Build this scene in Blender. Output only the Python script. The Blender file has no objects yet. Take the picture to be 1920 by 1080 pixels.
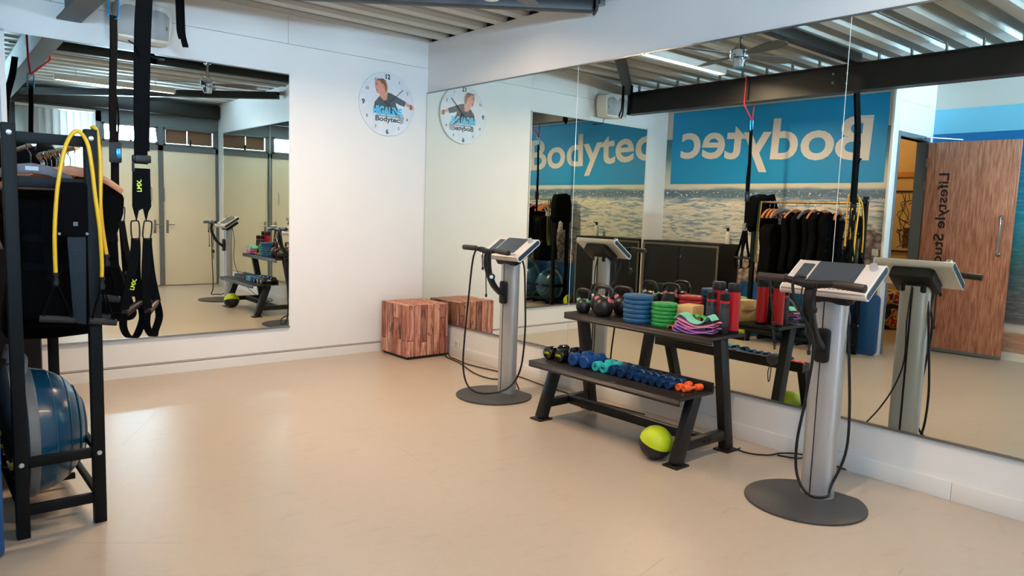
import bpy, bmesh, math, random
from mathutils import Vector, Matrix

random.seed(7)
SC = bpy.context.scene
COL = SC.collection
PI = math.pi

# ------------------------------------------------------------------ camera, world, exposure
cam_d = bpy.data.cameras.new('camera')
cam_d.sensor_width = 36.0
cam_d.lens = 36.0 * 1361.56 / 1920.0
cam_d.clip_start = 0.02
cam = bpy.data.objects.new('camera', cam_d)
COL.objects.link(cam)
YAW, PITCH, ROLL = math.radians(40.479), math.radians(-5.98), math.radians(1.898)
f = Vector((math.sin(YAW) * math.cos(PITCH), math.cos(YAW) * math.cos(PITCH), math.sin(PITCH)))
r = Vector((math.cos(YAW), -math.sin(YAW), 0))
u = r.cross(f)
r2 = r * math.cos(ROLL) + u * math.sin(ROLL)
u2 = u * math.cos(ROLL) - r * math.sin(ROLL)
cam.matrix_world = Matrix(((r2.x, u2.x, -f.x, -4.379), (r2.y, u2.y, -f.y, -6.617),
                           (r2.z, u2.z, -f.z, 1.5), (0, 0, 0, 1)))
SC.camera = cam

world = bpy.data.worlds.new('world')
SC.world = world
world.use_nodes = True
wb = world.node_tree.nodes['Background']
wb.inputs[0].default_value = (0.62, 0.78, 1.0, 1)
wb.inputs[1].default_value = 1.0

SC.view_settings.view_transform = 'Standard'
SC.view_settings.look = 'None'
SC.view_settings.gamma = 1.0
SC.view_settings.exposure = 1.12
SC.view_settings.use_curve_mapping = False

TUBE_POWER = 36.0       # emission of the warm ceiling tubes
DAY_POWER = 7.0        # emission of the daylight behind the window panes
HALL_POWER = 8.0
BOUNCE_W = 24.0        # daylight thrown up through each transom window by the bright ground outside

# wall_back stands 0.7 degrees off square to the mirror wall
AL = math.radians(-0.698)
RA = Matrix.Rotation(AL, 4, 'Z')

# ------------------------------------------------------------------ helpers
def lin(c):
    return tuple(((v / 255.0) / 12.92 if v / 255.0 <= 0.04045 else ((v / 255.0 + 0.055) / 1.055) ** 2.4) for v in c)

MATS = {}
def mat(name, rgb, rough=0.5, metal=0.0, var=0.0, vscale=8.0, bump=0.0, bscale=60.0, spec=0.5, coat=0.0, stretch=None, emit=None, estr=0.0, trans=0.0):
    if name in MATS:
        return MATS[name]
    m = bpy.data.materials.new(name)
    m.use_nodes = True
    nt = m.node_tree
    b = nt.nodes['Principled BSDF']
    c = lin(rgb)
    b.inputs['Base Color'].default_value = (*c, 1)
    b.inputs['Roughness'].default_value = rough
    b.inputs['Metallic'].default_value = metal
    b.inputs['Specular IOR Level'].default_value = spec
    b.inputs['Coat Weight'].default_value = coat
    if trans:
        b.inputs['Transmission Weight'].default_value = trans
    if emit:
        b.inputs['Emission Color'].default_value = (*lin(emit), 1)
        b.inputs['Emission Strength'].default_value = estr
    if var or bump:
        tc = nt.nodes.new('ShaderNodeTexCoord')
        mp = nt.nodes.new('ShaderNodeMapping')
        nt.links.new(tc.outputs['Object'], mp.inputs[0])
        if stretch:
            mp.inputs['Scale'].default_value = stretch
    if var:
        n = nt.nodes.new('ShaderNodeTexNoise')
        n.inputs['Scale'].default_value = vscale
        n.inputs['Detail'].default_value = 5
        nt.links.new(mp.outputs[0], n.inputs['Vector'])
        cr = nt.nodes.new('ShaderNodeValToRGB')
        cr.color_ramp.elements[0].position = 0.3
        cr.color_ramp.elements[1].position = 0.7
        cr.color_ramp.elements[0].color = (*[v * (1 - var) for v in c], 1)
        cr.color_ramp.elements[1].color = (*[min(1, v * (1 + var)) for v in c], 1)
        nt.links.new(n.outputs[0], cr.inputs[0])
        nt.links.new(cr.outputs[0], b.inputs['Base Color'])
    if bump:
        n2 = nt.nodes.new('ShaderNodeTexNoise')
        n2.inputs['Scale'].default_value = bscale
        nt.links.new(mp.outputs[0], n2.inputs['Vector'])
        bm_ = nt.nodes.new('ShaderNodeBump')
        bm_.inputs['Strength'].default_value = bump
        bm_.inputs['Distance'].default_value = 0.01
        nt.links.new(n2.outputs[0], bm_.inputs['Height'])
        nt.links.new(bm_.outputs[0], b.inputs['Normal'])
    MATS[name] = m
    return m

class N:
    """small node-graph helper"""
    def __init__(self, m):
        self.nt = m.node_tree
        self.b = self.nt.nodes['Principled BSDF']
    def new(self, t, **kw):
        n = self.nt.nodes.new(t)
        for k, v in kw.items():
            setattr(n, k, v)
        return n
    def link(self, a, b):
        self.nt.links.new(a, b)
    def ramp(self, src, stops):
        cr = self.new('ShaderNodeValToRGB')
        e = cr.color_ramp.elements
        e[0].position, e[0].color = stops[0][0], (*lin(stops[0][1]), 1)
        e[1].position, e[1].color = stops[-1][0], (*lin(stops[-1][1]), 1)
        for p, c in stops[1:-1]:
            x = e.new(p)
            x.color = (*lin(c), 1)
        self.link(src, cr.inputs[0])
        return cr.outputs[0]
    def noise(self, vec, scale, detail=4, dist=0.0, stretch=None):
        if stretch:
            mp = self.new('ShaderNodeMapping')
            mp.inputs['Scale'].default_value = stretch
            self.link(vec, mp.inputs[0])
            vec = mp.outputs[0]
        n = self.new('ShaderNodeTexNoise')
        n.inputs['Scale'].default_value = scale
        n.inputs['Detail'].default_value = detail
        n.inputs['Distortion'].default_value = dist
        self.link(vec, n.inputs['Vector'])
        return n.outputs[0]
    def math(self, op, a, b=None, clamp=False):
        n = self.new('ShaderNodeMath', operation=op)
        n.use_clamp = clamp
        for i, v in enumerate((a, b)):
            if v is None:
                continue
            if isinstance(v, (int, float)):
                n.inputs[i].default_value = v
            else:
                self.link(v, n.inputs[i])
        return n.outputs[0]
    def mix(self, fac, a, b):
        n = self.new('ShaderNodeMix', data_type='RGBA')
        for i, v in ((0, fac), (6, a), (7, b)):
            if isinstance(v, (int, float)):
                n.inputs[i].default_value = v
            elif isinstance(v, tuple):
                n.inputs[i].default_value = (*lin(v), 1)
            else:
                self.link(v, n.inputs[i])
        return n.outputs[2]
    def obj(self):
        t = self.new('ShaderNodeTexCoord')
        return t.outputs['Object']
    def bump(self, h, s=0.3, d=0.01):
        n = self.new('ShaderNodeBump')
        n.inputs['Strength'].default_value = s
        n.inputs['Distance'].default_value = d
        self.link(h, n.inputs['Height'])
        self.link(n.outputs[0], self.b.inputs['Normal'])

def smooth_path(pts, k=6):
    P = [Vector(p) for p in pts]
    if len(P) < 3:
        return P
    out = []
    for i in range(len(P) - 1):
        p0 = P[max(i - 1, 0)]; p1 = P[i]; p2 = P[i + 1]; p3 = P[min(i + 2, len(P) - 1)]
        for j in range(k):
            t = j / k
            out.append(0.5 * ((2 * p1) + (p2 - p0) * t + (2 * p0 - 5 * p1 + 4 * p2 - p3) * t * t + (3 * p1 - p0 - 3 * p2 + p3) * t ** 3))
    out.append(P[-1])
    return out

class MB:
    def __init__(self, M=None):
        self.v = []; self.f = []; self.M = M or Matrix.Identity(4)
    def add(self, verts, faces, M=None):
        o = len(self.v)
        T = self.M @ M if M is not None else self.M
        self.v += [T @ Vector(p) for p in verts]
        self.f += [tuple(i + o for i in fc) for fc in faces]
        return self
    def box(self, c, s, M=None):
        x, y, z = c; a, b, d = s[0] / 2, s[1] / 2, s[2] / 2
        vs = [(x + i * a, y + j * b, z + k * d) for k in (-1, 1) for j in (-1, 1) for i in (-1, 1)]
        return self.add(vs, [(0, 2, 3, 1), (4, 5, 7, 6), (0, 1, 5, 4), (2, 6, 7, 3), (0, 4, 6, 2), (1, 3, 7, 5)], M)
    def span(self, a, b, M=None):
        return self.box([(a[i] + b[i]) / 2 for i in range(3)], [abs(b[i] - a[i]) for i in range(3)], M)
    def bar(self, p0, p1, w, h, up=(0, 0, 1), M=None):
        p0, p1 = Vector(p0), Vector(p1)
        d = (p1 - p0).normalized()
        upv = Vector(up)
        if abs(d.dot(upv)) > 0.98:
            upv = Vector((1, 0, 0))
        s = d.cross(upv).normalized(); t = s.cross(d)
        vs = []
        for p in (p0, p1):
            for i, j in ((-1, -1), (1, -1), (1, 1), (-1, 1)):
                vs.append(p + s * (i * w / 2) + t * (j * h / 2))
        return self.add(vs, [(3, 2, 1, 0), (4, 5, 6, 7), (0, 1, 5, 4), (1, 2, 6, 5), (2, 3, 7, 6), (3, 0, 4, 7)], M)
    def tube(self, pts, rad, seg=8, k=6, smooth=True, M=None, caps=True, closed=False):
        P = smooth_path(pts, k) if smooth else [Vector(p) for p in pts]
        n = len(P)
        rr = rad if isinstance(rad, (list, tuple)) else None
        d0 = (P[1] - P[0]).normalized()
        ref = Vector((0, 0, 1)) if abs(d0.z) < 0.9 else Vector((1, 0, 0))
        s = d0.cross(ref).normalized()
        vs = []; fs = []
        for i in range(n):
            d = (P[min(i + 1, n - 1)] - P[max(i - 1, 0)])
            if d.length < 1e-9:
                d = d0
            d.normalize()
            s = (s - d * s.dot(d)).normalized()
            t = d.cross(s)
            if rr:
                q = i / (n - 1) * (len(rr) - 1); a = int(min(q, len(rr) - 2)); R = rr[a] + (rr[a + 1] - rr[a]) * (q - a)
            else:
                R = rad
            for j in range(seg):
                w = 2 * PI * j / seg
                vs.append(P[i] + s * (R * math.cos(w)) + t * (R * math.sin(w)))
        for i in range(n - 1):
            for j in range(seg):
                a = i * seg + j; b = i * seg + (j + 1) % seg
                fs.append((a, b, b + seg, a + seg))
        if caps:
            fs.append(tuple(range(seg - 1, -1, -1)))
            fs.append(tuple(range((n - 1) * seg, n * seg)))
        return self.add(vs, fs, M)
    def cyl(self, p0, p1, r0, r1=None, seg=20, M=None):
        return self.tube([p0, p1], [r0, r0 if r1 is None else r1], seg, smooth=False, M=M)
    def lathe(self, prof, seg=28, M=None, axis='Z'):
        vs = []; fs = []
        n = len(prof)
        for rr, z in prof:
            for j in range(seg):
                w = 2 * PI * j / seg
                vs.append((rr * math.cos(w), rr * math.sin(w), z))
        for i in range(n - 1):
            for j in range(seg):
                a = i * seg + j; b = i * seg + (j + 1) % seg
                fs.append((a, b, b + seg, a + seg))
        if prof[0][0] > 1e-6:
            fs.append(tuple(range(seg - 1, -1, -1)))
        if prof[-1][0] > 1e-6:
            fs.append(tuple(range((n - 1) * seg, n * seg)))
        A = Matrix.Identity(4)
        if axis == 'X':
            A = Matrix.Rotation(PI / 2, 4, 'Y')
        elif axis == 'Y':
            A = Matrix.Rotation(-PI / 2, 4, 'X')
        return self.add(vs, fs, (M @ A) if M is not None else A)
    def prism(self, poly, t0, t1, plane='XZ', M=None):
        """polygon in a plane, extruded along the third axis from t0 to t1"""
        n = len(poly)
        def P(a, b, t):
            return {'XZ': (a, t, b), 'XY': (a, b, t), 'YZ': (t, a, b)}[plane]
        vs = [P(a, b, t0) for a, b in poly] + [P(a, b, t1) for a, b in poly]
        fs = [tuple(range(n - 1, -1, -1)), tuple(range(n, 2 * n))]
        for i in range(n):
            j = (i + 1) % n
            fs.append((i, j, j + n, i + n))
        return self.add(vs, fs, M)
    def ribbon(self, pts, side, w, t, k=6, smooth=True, M=None):
        P = smooth_path(pts, k) if smooth else [Vector(p) for p in pts]
        n = len(P)
        sd = Vector(side).normalized()
        vs = []; fs = []
        for i in range(n):
            d = (P[min(i + 1, n - 1)] - P[max(i - 1, 0)]).normalized()
            s = (sd - d * sd.dot(d)).normalized()
            nn = d.cross(s)
            for a, b in ((-1, -1), (1, -1), (1, 1), (-1, 1)):
                vs.append(P[i] + s * (a * w / 2) + nn * (b * t / 2))
        for i in range(n - 1):
            for j in range(4):
                a = i * 4 + j; b = i * 4 + (j + 1) % 4
                fs.append((a, b, b + 4, a + 4))
        fs += [(3, 2, 1, 0), tuple((n - 1) * 4 + q for q in range(4))]
        return self.add(vs, fs, M)
    def mesh(self, name, bevel=0.0, seg=2, smooth=False):
        me = bpy.data.meshes.new(name)
        me.from_pydata([tuple(p) for p in self.v], [], self.f)
        bm = bmesh.new(); bm.from_mesh(me)
        bmesh.ops.remove_doubles(bm, verts=bm.verts, dist=1e-6)
        bmesh.ops.recalc_face_normals(bm, faces=bm.faces)
        if bevel:
            ed = [e for e in bm.edges if len(e.link_faces) == 2 and e.calc_face_angle(0) > 0.5]
            bmesh.ops.bevel(bm, geom=ed, offset=bevel, segments=seg, profile=0.5, affect='EDGES', clamp_overlap=True)
        bm.to_mesh(me); bm.free()
        if smooth:
            for p in me.polygons:
                p.use_smooth = True
            try:
                me.set_sharp_from_angle(angle=math.radians(42))
            except Exception:
                pass
        return me
    def build(self, name, m, parent=None, bevel=0.0, seg=2, smooth=False, label=None):
        me = self.mesh(name, bevel, seg, smooth or bevel > 0)
        me.materials.append(m)
        return link(name, me, parent, label)

def link(name, me, parent=None, label=None):
    o = bpy.data.objects.new(name, me)
    COL.objects.link(o)
    if parent is not None:
        o.parent = parent
    if label:
        o['label'] = label
    return o

def tag(o, label, cat, group=None):
    o['label'] = label; o['category'] = cat
    if group:
        o['group'] = group
    return o

def thing(name, label, cat, loc=(0, 0, 0), rotz=0.0, group=None):
    o = bpy.data.objects.new(name, None)
    COL.objects.link(o)
    o.location = loc; o.rotation_euler = (0, 0, rotz)
    o.empty_display_size = 0.05
    return tag(o, label, cat, group)

def struct(o):
    o['kind'] = 'structure'
    return o

def sroot(name, loc=(0, 0, 0), rotz=0.0):
    o = bpy.data.objects.new(name, None)
    COL.objects.link(o)
    o.location = loc; o.rotation_euler = (0, 0, rotz)
    return struct(o)

def dup(root, loc, label=None, rotz=None, group=None, scale=None):
    c = root.copy(); COL.objects.link(c)
    c.location = loc
    if rotz is not None:
        c.rotation_euler = (0, 0, rotz)
    if scale:
        c.scale = (scale,) * 3
    if label:
        c['label'] = label
    if group:
        c['group'] = group
    for ch in list(root.children):
        d = ch.copy(); COL.objects.link(d); d.parent = c
        for g in list(ch.children):
            e = g.copy(); COL.objects.link(e); e.parent = d
    return c

def text_mb(body, origin, right, up, height=None, width=None, bold=0.0, depth=0.0015, center=False, size_ref='H'):
    """lettering as a thin solid; height is the cap height, width the full run"""
    cu = bpy.data.curves.new('lettering', 'FONT')
    cu.body = body; cu.size = 1.0; cu.offset = bold; cu.resolution_u = 4
    ob = bpy.data.objects.new('lettering', cu); COL.objects.link(ob)
    bpy.context.view_layer.update()
    me = bpy.data.meshes.new_from_object(ob.evaluated_get(bpy.context.evaluated_depsgraph_get()))
    bpy.data.objects.remove(ob); bpy.data.curves.remove(cu)
    vs = [v.co.copy() for v in me.vertices]
    x0 = min(v.x for v in vs); x1 = max(v.x for v in vs)
    cap = 0.72
    sy = height / cap if height else None
    sx = width / (x1 - x0) if width else sy
    if sy is None:
        sy = sx
    R = Vector(right).normalized(); U = Vector(up).normalized(); Nn = R.cross(U)
    O = Vector(origin)
    mb = MB()
    off = (x1 - x0) * sx / 2 if center else 0
    n = len(vs)
    pv = [O + R * ((v.x - x0) * sx - off) + U * (v.y * sy) for v in vs]
    fs = [tuple(p.vertices) for p in me.polygons]
    # boundary for side walls
    cnt = {}
    for fc in fs:
        for i in range(len(fc)):
            a, b = fc[i], fc[(i + 1) % len(fc)]
            cnt[(min(a, b), max(a, b))] = cnt.get((min(a, b), max(a, b)), []) + [(a, b)]
    side = [(e[0][0], e[0][1]) for e in cnt.values() if len(e) == 1]
    V = [p + Nn * depth for p in pv] + [p for p in pv]
    Fc = fs + [tuple(i + n for i in reversed(fc)) for fc in fs] + [(b, a, a + n, b + n) for a, b in side]
    mb.add(V, Fc)
    bpy.data.meshes.remove(me)
    return mb

def circ(cx, cz, rad, n=40, a0=0, a1=2 * PI):
    return [(cx + rad * math.cos(a0 + (a1 - a0) * i / n), cz + rad * math.sin(a0 + (a1 - a0) * i / n)) for i in range(n)]

def rrect(x0, x1, y0, y1, rad, n=5):
    out = []
    for cx, cy, a in ((x1 - rad, y1 - rad, 0), (x0 + rad, y1 - rad, PI / 2), (x0 + rad, y0 + rad, PI), (x1 - rad, y0 + rad, 1.5 * PI)):
        for i in range(n + 1):
            w = a + PI / 2 * i / n
            out.append((cx + rad * math.cos(w), cy + rad * math.sin(w)))
    return out
# ------------------------------------------------------------------ materials
white_wall = mat('white_paint', (226, 224, 220), 0.55, var=0.015, vscale=3, bump=0.03, bscale=180)
white_trim = mat('white_trim', (222, 219, 213), 0.4)
black_metal = mat('black_powder_coat', (13, 12, 12), 0.5, var=0.15, vscale=30)
dark_steel = mat('dark_steel', (25, 21, 19), 0.45, var=0.1, vscale=6)
alu = mat('brushed_aluminium', (186, 186, 186), 0.4, 0.55, var=0.04, vscale=20, stretch=(40, 40, 1))
alu_trim = mat('aluminium_trim', (150, 152, 152), 0.3, 0.9)
chrome = mat('chrome', (205, 207, 210), 0.12, 1.0)
black_rubber = mat('black_rubber', (11, 11, 12), 0.5, spec=0.4)
black_cloth = mat('black_cloth', (5, 5, 6), 0.9, bump=0.3, bscale=160, spec=0.08)
strap_cloth = mat('black_webbing', (6, 7, 8), 0.85, bump=0.25, bscale=300, spec=0.1)
grey_frame = mat('grey_frame_paint', (104, 112, 116), 0.4)
mirror_m = mat('mirror_glass', (233, 237, 227), 0.0, 1.0)
silver_edge = mat('mirror_edge', (150, 160, 156), 0.2, 0.6)
wood_or = mat('hanger_wood', (196, 118, 70), 0.45, var=0.15, vscale=14, stretch=(1, 6, 6))
wood_grey = mat('hanger_grey', (96, 92, 96), 0.55, var=0.08)
yellow_rub = mat('yellow_latex', (226, 172, 22), 0.4, var=0.06)
screen_m = mat('dark_screen', (58, 66, 72), 0.18, spec=0.6)
silver_plastic = mat('silver_plastic', (214, 207, 200), 0.3, 0.25)
navy_cap = mat('blue_grey_cap', (34, 56, 70), 0.45)
base_grey = mat('base_plate_grey', (66, 66, 68), 0.45, 0.3, var=0.05, vscale=30)
led_white = mat('badge_white', (190, 220, 235), 0.4)
red_cord = mat('red_cord', (170, 24, 44), 0.6)
lime_print = mat('lime_print', (205, 220, 40), 0.5)
blue_metal = mat('blue_anodised', (50, 130, 180), 0.25, 0.7)
cream_panel = mat('cream_panel', (238, 226, 202), 0.45, var=0.02, vscale=2)
brown_blind = mat('brown_blind', (132, 96, 72), 0.7)
glass_lit = mat('daylit_pane', (220, 235, 245), 0.3, emit=(196, 224, 255), estr=DAY_POWER)
glass_sky = mat('sky_lit_pane', (200, 225, 245), 0.3, emit=(160, 206, 255), estr=DAY_POWER * 1.3)
tube_lit = mat('tube_diffuser', (255, 240, 220), 0.4, emit=(255, 222, 188), estr=TUBE_POWER * 4.4)
tube_lit_dim = mat('tube_diffuser_dimmer', (255, 240, 220), 0.4, emit=(255, 218, 180), estr=TUBE_POWER * 2.6)

# floor: worn pale cast floor
floor_m = mat('cast_floor', (186, 173, 158), 0.3)
g = N(floor_m); o = g.obj()
n1 = g.noise(o, 0.6, 4, 0.3); n2 = g.noise(o, 14, 5, 0.0); n3 = g.noise(o, 120, 3)
base = g.ramp(n1, [(0.3, (177, 162, 145)), (0.7, (186, 171, 153))])
spk = g.ramp(n2, [(0.25, (238, 234, 230)), (0.75, (255, 255, 255))])
mx = g.new('ShaderNodeMix', data_type='RGBA', blend_type='MULTIPLY')
mx.inputs[0].default_value = 0.3
g.link(base, mx.inputs[6]); g.link(spk, mx.inputs[7])
# thin straight scratches and scuffs, fine speckle
ve = g.new('ShaderNodeTexVoronoi'); ve.feature = 'DISTANCE_TO_EDGE'; ve.voronoi_dimensions = '2D'; ve.inputs['Scale'].default_value = 0.9
g.link(o, ve.inputs['Vector'])
sc2 = g.noise(o, 2.3, 3, 0.4)
scm = g.math('MULTIPLY', g.math('LESS_THAN', ve.outputs['Distance'], 0.0035), g.math('GREATER_THAN', sc2, 0.56))
col = g.mix(g.math('MULTIPLY', scm, 0.28), mx.outputs[2], (112, 100, 90))
sm = g.noise(o, 5.5, 6, 0.5, (1, 2.5, 1))
col = g.mix(g.math('MULTIPLY', g.ramp(sm, [(0.6, (0, 0, 0)), (0.8, (255, 255, 255))]), 0.35), col, (140, 126, 112))
sg = g.noise(o, 40, 4, 0.0)
col = g.mix(g.math('MULTIPLY', g.ramp(sg, [(0.35, (0, 0, 0)), (0.75, (255, 255, 255))]), 0.16), col, (196, 184, 170))
g.link(col, g.b.inputs['Base Color'])
g.link(g.math('ADD', g.math('MULTIPLY', n1, 0.06), 0.285), g.b.inputs['Roughness'])
g.b.inputs['Specular IOR Level'].default_value = 0.8
g.bump(n3, 0.02, 0.002)

# perforated deck
deck_m = mat('perforated_deck', (196, 196, 190), 0.45, 0.0)
g = N(deck_m); t = g.new('ShaderNodeTexCoord')
mp = g.new('ShaderNodeMapping'); mp.inputs['Scale'].default_value = (70, 70, 70)
g.link(t.outputs['UV'], mp.inputs[0])
vo = g.new('ShaderNodeTexVoronoi'); vo.voronoi_dimensions = '2D'; vo.inputs['Randomness'].default_value = 0.0; vo.inputs['Scale'].default_value = 1.0
g.link(mp.outputs[0], vo.inputs['Vector'])
sep = g.new('ShaderNodeSeparateXYZ'); g.link(t.outputs['UV'], sep.inputs[0])
dots = g.math('MULTIPLY', g.math('LESS_THAN', vo.outputs['Distance'], 0.3), g.math('LESS_THAN', sep.outputs[1], 0.12))
dots = g.math('MULTIPLY', dots, g.math('GREATER_THAN', sep.outputs[1], 0.035))
g.link(g.mix(dots, (196, 196, 190), (60, 62, 62)), g.b.inputs['Base Color'])

# sea mural on the banner wall (print): colour by height, streaked water
def mural(name, stops, z0, z1, warp, fleck):
    m = mat(name, (150, 170, 175), 0.5)
    g = N(m); o = g.obj()
    s = g.new('ShaderNodeSeparateXYZ'); g.link(o, s.inputs[0])
    big = g.noise(o, 1.6, 5, 0.8, (1, 0.9, 3.2))
    zz = g.math('ADD', s.outputs[2], g.math('MULTIPLY', g.math('SUBTRACT', big, 0.5), warp))
    h = g.math('DIVIDE', g.math('SUBTRACT', zz, z0), z1 - z0, True)
    c = g.ramp(h, stops)
    st = g.noise(o, 4.0, 8, 2.2, (1, 0.55, 4.0))
    low = g.math('LESS_THAN', s.outputs[2], fleck[0])
    f1 = g.ramp(st, [(0.46, (0, 0, 0)), (0.60, (255, 255, 255))])
    c = g.mix(g.math('MULTIPLY', g.math('MULTIPLY', f1, low), fleck[1]), c, fleck[2])
    st2 = g.noise(o, 6.0, 9, 2.0, (1, 0.5, 4.5))
    f2 = g.ramp(st2, [(0.5, (0, 0, 0)), (0.68, (255, 255, 255))])
    c = g.mix(g.math('MULTIPLY', g.math('MULTIPLY', f2, low), fleck[3]), c, fleck[4])
    return m, g, o, s, c
mural_d, g, o, s, c = mural('sea_mural_print', [(0.0, (150, 128, 112)), (0.20, (196, 178, 160)), (0.34, (176, 178, 172)), (0.45, (220, 212, 192)), (0.52, (214, 210, 194)),
    (0.59, (232, 222, 198)), (0.615, (120, 142, 156)), (0.648, (104, 132, 150)), (0.662, (222, 216, 196)), (0.73, (196, 208, 194)), (0.80, (92, 142, 150)), (0.885, (58, 106, 130)), (1.0, (48, 96, 128))],
    0.0, 2.9, 0.09, (1.80, 0.85, (92, 134, 168), 0.85, (244, 236, 218)))
# pebbles low on the print, towards the rack
peb = g.new('ShaderNodeTexVoronoi'); peb.inputs['Scale'].default_value = 16
g.link(o, peb.inputs['Vector'])
pc = g.ramp(peb.outputs['Distance'], [(0.1, (206, 186, 172)), (0.5, (150, 122, 108)), (0.75, (70, 58, 56))])
edge = g.math('ADD', g.math('MULTIPLY', s.outputs[1], -0.28), g.math('MULTIPLY', g.noise(o, 3, 5), 0.9))
pm = g.math('LESS_THAN', s.outputs[2], g.math('ADD', edge, 0.12))
pm = g.math('MULTIPLY', pm, 0.85)
c = g.mix(pm, c, pc)
crest = g.math('ADD', 1.835, g.math('MULTIPLY', g.math('SUBTRACT', g.noise(o, 2.2, 6, 0.8, (1, 1, 0.2)), 0.5), 0.16))
band = g.math('MULTIPLY', g.math('LESS_THAN', g.math('ABSOLUTE', g.math('SUBTRACT', s.outputs[2], crest)), 0.045), g.math('GREATER_THAN', g.noise(o, 14, 5, 1.0, (1, 0.6, 1.5)), 0.42))
c = g.mix(g.math('MULTIPLY', band, 0.75), c, (84, 112, 134))
fl = g.math('MULTIPLY', band, g.math('GREATER_THAN', g.noise(o, 30, 3, 0.5), 0.63))
c = g.mix(fl, c, (240, 236, 224))
c = g.mix(g.math('GREATER_THAN', s.outputs[2], 2.60), c, (200, 198, 192))
g.link(c, g.b.inputs['Base Color'])
mural_e, g, o, s, c = mural('beach_mural_print', [(0.0, (190, 140, 108)), (0.115, (186, 134, 104)), (0.128, (232, 220, 206)), (0.152, (224, 216, 206)), (0.165, (96, 84, 84)), (0.26, (92, 92, 98)),
    (0.36, (70, 96, 108)), (0.46, (58, 126, 138)), (0.60, (20, 160, 182)), (0.80, (8, 132, 178)), (0.99, (0, 112, 172)), (1.0, (0, 106, 168))],
    0.0, 2.6, 0.07, (2.35, 0.25, (40, 110, 140), 0.22, (196, 220, 222)))
c = g.mix(g.math('GREATER_THAN', s.outputs[2], 2.60), c, (120, 198, 226))
c = g.mix(g.math('GREATER_THAN', s.outputs[2], 2.89), c, (204, 202, 196))
g.link(c, g.b.inputs['Base Color'])

# ------------------------------------------------------------------ room shell
ZC = 3.24
struct(MB().span((-8.0, -7.3, -0.1), (0.14, 0.6, 0)).build('floor', floor_m))
# back wall (clock wall): panels with fine joints
wb_ = sroot('wall_back', (0, 0, 0), AL)
def wall_panel(x0, x1, z0, z1):
    MB().span((x0 + 0.0015, 0, z0 + 0.0015), (x1 - 0.0015, 0.05, z1 - 0.0015)).build('panel', white_wall, wb_)
wall_panel(-4.4, 0.16, 0.105, 2.975)
for a, b in ((-4.4, -3.47), (-3.47, -3.40), (-3.40, -1.53), (-1.53, 0.16)):
    wall_panel(a, b, 2.975, ZC)
MB().span((-4.4, 0.04, 0), (0.16, 0.12, ZC + 0.2)).build('backing', mat('joint_grey', (150, 150, 150), 0.7), wb_)
MB().span((-4.4, -0.004, 0.0), (0.0, 0.045, 0.088)).build('skirting', white_trim, wb_)
MB().span((-4.4, 0.0, 0.094), (0.0, 0.045, 0.103)).build('skirting_bead', mat('bead_grey', (186, 176, 166), 0.5), wb_)
# mirror wall
struct(MB().span((0, -7.25, 0), (0.12, 0.02, ZC)).build('wall_right', white_wall))
bb = sroot('baseboard_right')
for a, b in ((-0.0, -2.6), (-2.6, -5.27), (-5.27, -7.07)):
    MB().span((-0.014, a - 0.001, 0), (0, b + 0.001, 0.105)).build('skirting_board', white_trim, bb, 0.002)
# banner wall
struct(MB().span((-4.27, 0.12, 0), (-4.17, -3.07, ZC)).build('wall_left', mural_d))
struct(MB().span((-4.28, -3.055, 0), (-4.14, -3.085, ZC)).build('trim_1', white_trim, None, 0.003))
struct(MB().span((-4.165, 0.12, 0), (-4.155, -3.05, 0.09)).build('baseboard_left', white_trim))
# door return wall
dw = sroot('wall_doorway')
MB().span((-4.35, -3.07, 0), (-4.27, -2.97, ZC)).build('pier', white_wall, dw)
MB().span((-5.42, -3.07, 0), (-5.15, -2.97, ZC)).build('pier', white_wall, dw)
MB().span((-5.15, -3.07, 2.50), (-4.35, -2.97, 2.897)).build('panel', white_wall, dw)
MB().span((-5.15, -3.07, 2.90), (-4.35, -2.97, ZC)).build('panel', white_wall, dw)
# beach mural wall
struct(MB().span((-5.42, -3.07, 0), (-5.30, -7.2, ZC)).build('wall_beach', mural_e))
struct(MB().span((-5.30, -3.10, 0), (-5.288, -7.07, 0.09)).build('baseboard_beach', white_trim))
# hall beyond the door
hall_m = mat('hall_plaster', (206, 176, 120), 0.6, var=0.05, vscale=4)
struct(MB().span((-7.1, -3.1, 0), (-7.0, 0.5, ZC)).build('wall_hall', hall_m))
struct(MB().span((-7.1, -3.07, 0), (-5.42, -2.97, ZC)).build('wall_hall_front', hall_m))
struct(MB().span((-7.1, 0.4, 0), (-4.17, 0.5, ZC)).build('wall_hall_back', hall_m))
struct(MB().span((-7.0, -2.97, 2.20), (-6.97, 0.4, 2.27)).build('trim_2', mat('hall_rail', (196, 132, 66), 0.5)))
# ceiling: profiled steel deck, one object per rib
cl = sroot('ceiling')
PITCH_D = 0.31
def deck_mesh():
    me = bpy.data.meshes.new('deck_rib')
    prof = [(0.0, 0.0), (-0.115, 0.0), (-0.172, 0.15), (-0.253, 0.15), (-0.31, 0.0)]
    vs = []; fs = []; us = []
    L = 5.46
    for i in range(len(prof) - 1):
        (ya, za), (yb, zb) = prof[i], prof[i + 1]
        k = len(vs)
        vs += [(0.04, ya, za), (0.04, yb, zb), (0.04 - L, yb, zb), (0.04 - L, ya, za)]
        fs.append((k, k + 1, k + 2, k + 3))
        w = math.hypot(ya - yb, za - zb)
        v0 = 0.0 if i in (1, 3) else 0.3
        us.append([(0, v0), (0, v0 + w), (L, v0 + w), (L, v0)])
    me.from_pydata(vs, [], fs)
    uv = me.uv_layers.new(name='UVMap')
    for p in me.polygons:
        for q, li in enumerate(p.loop_indices):
            uv.data[li].uv = us[p.index][q]
    me.materials.append(deck_m)
    return me
dm = deck_mesh()
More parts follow.
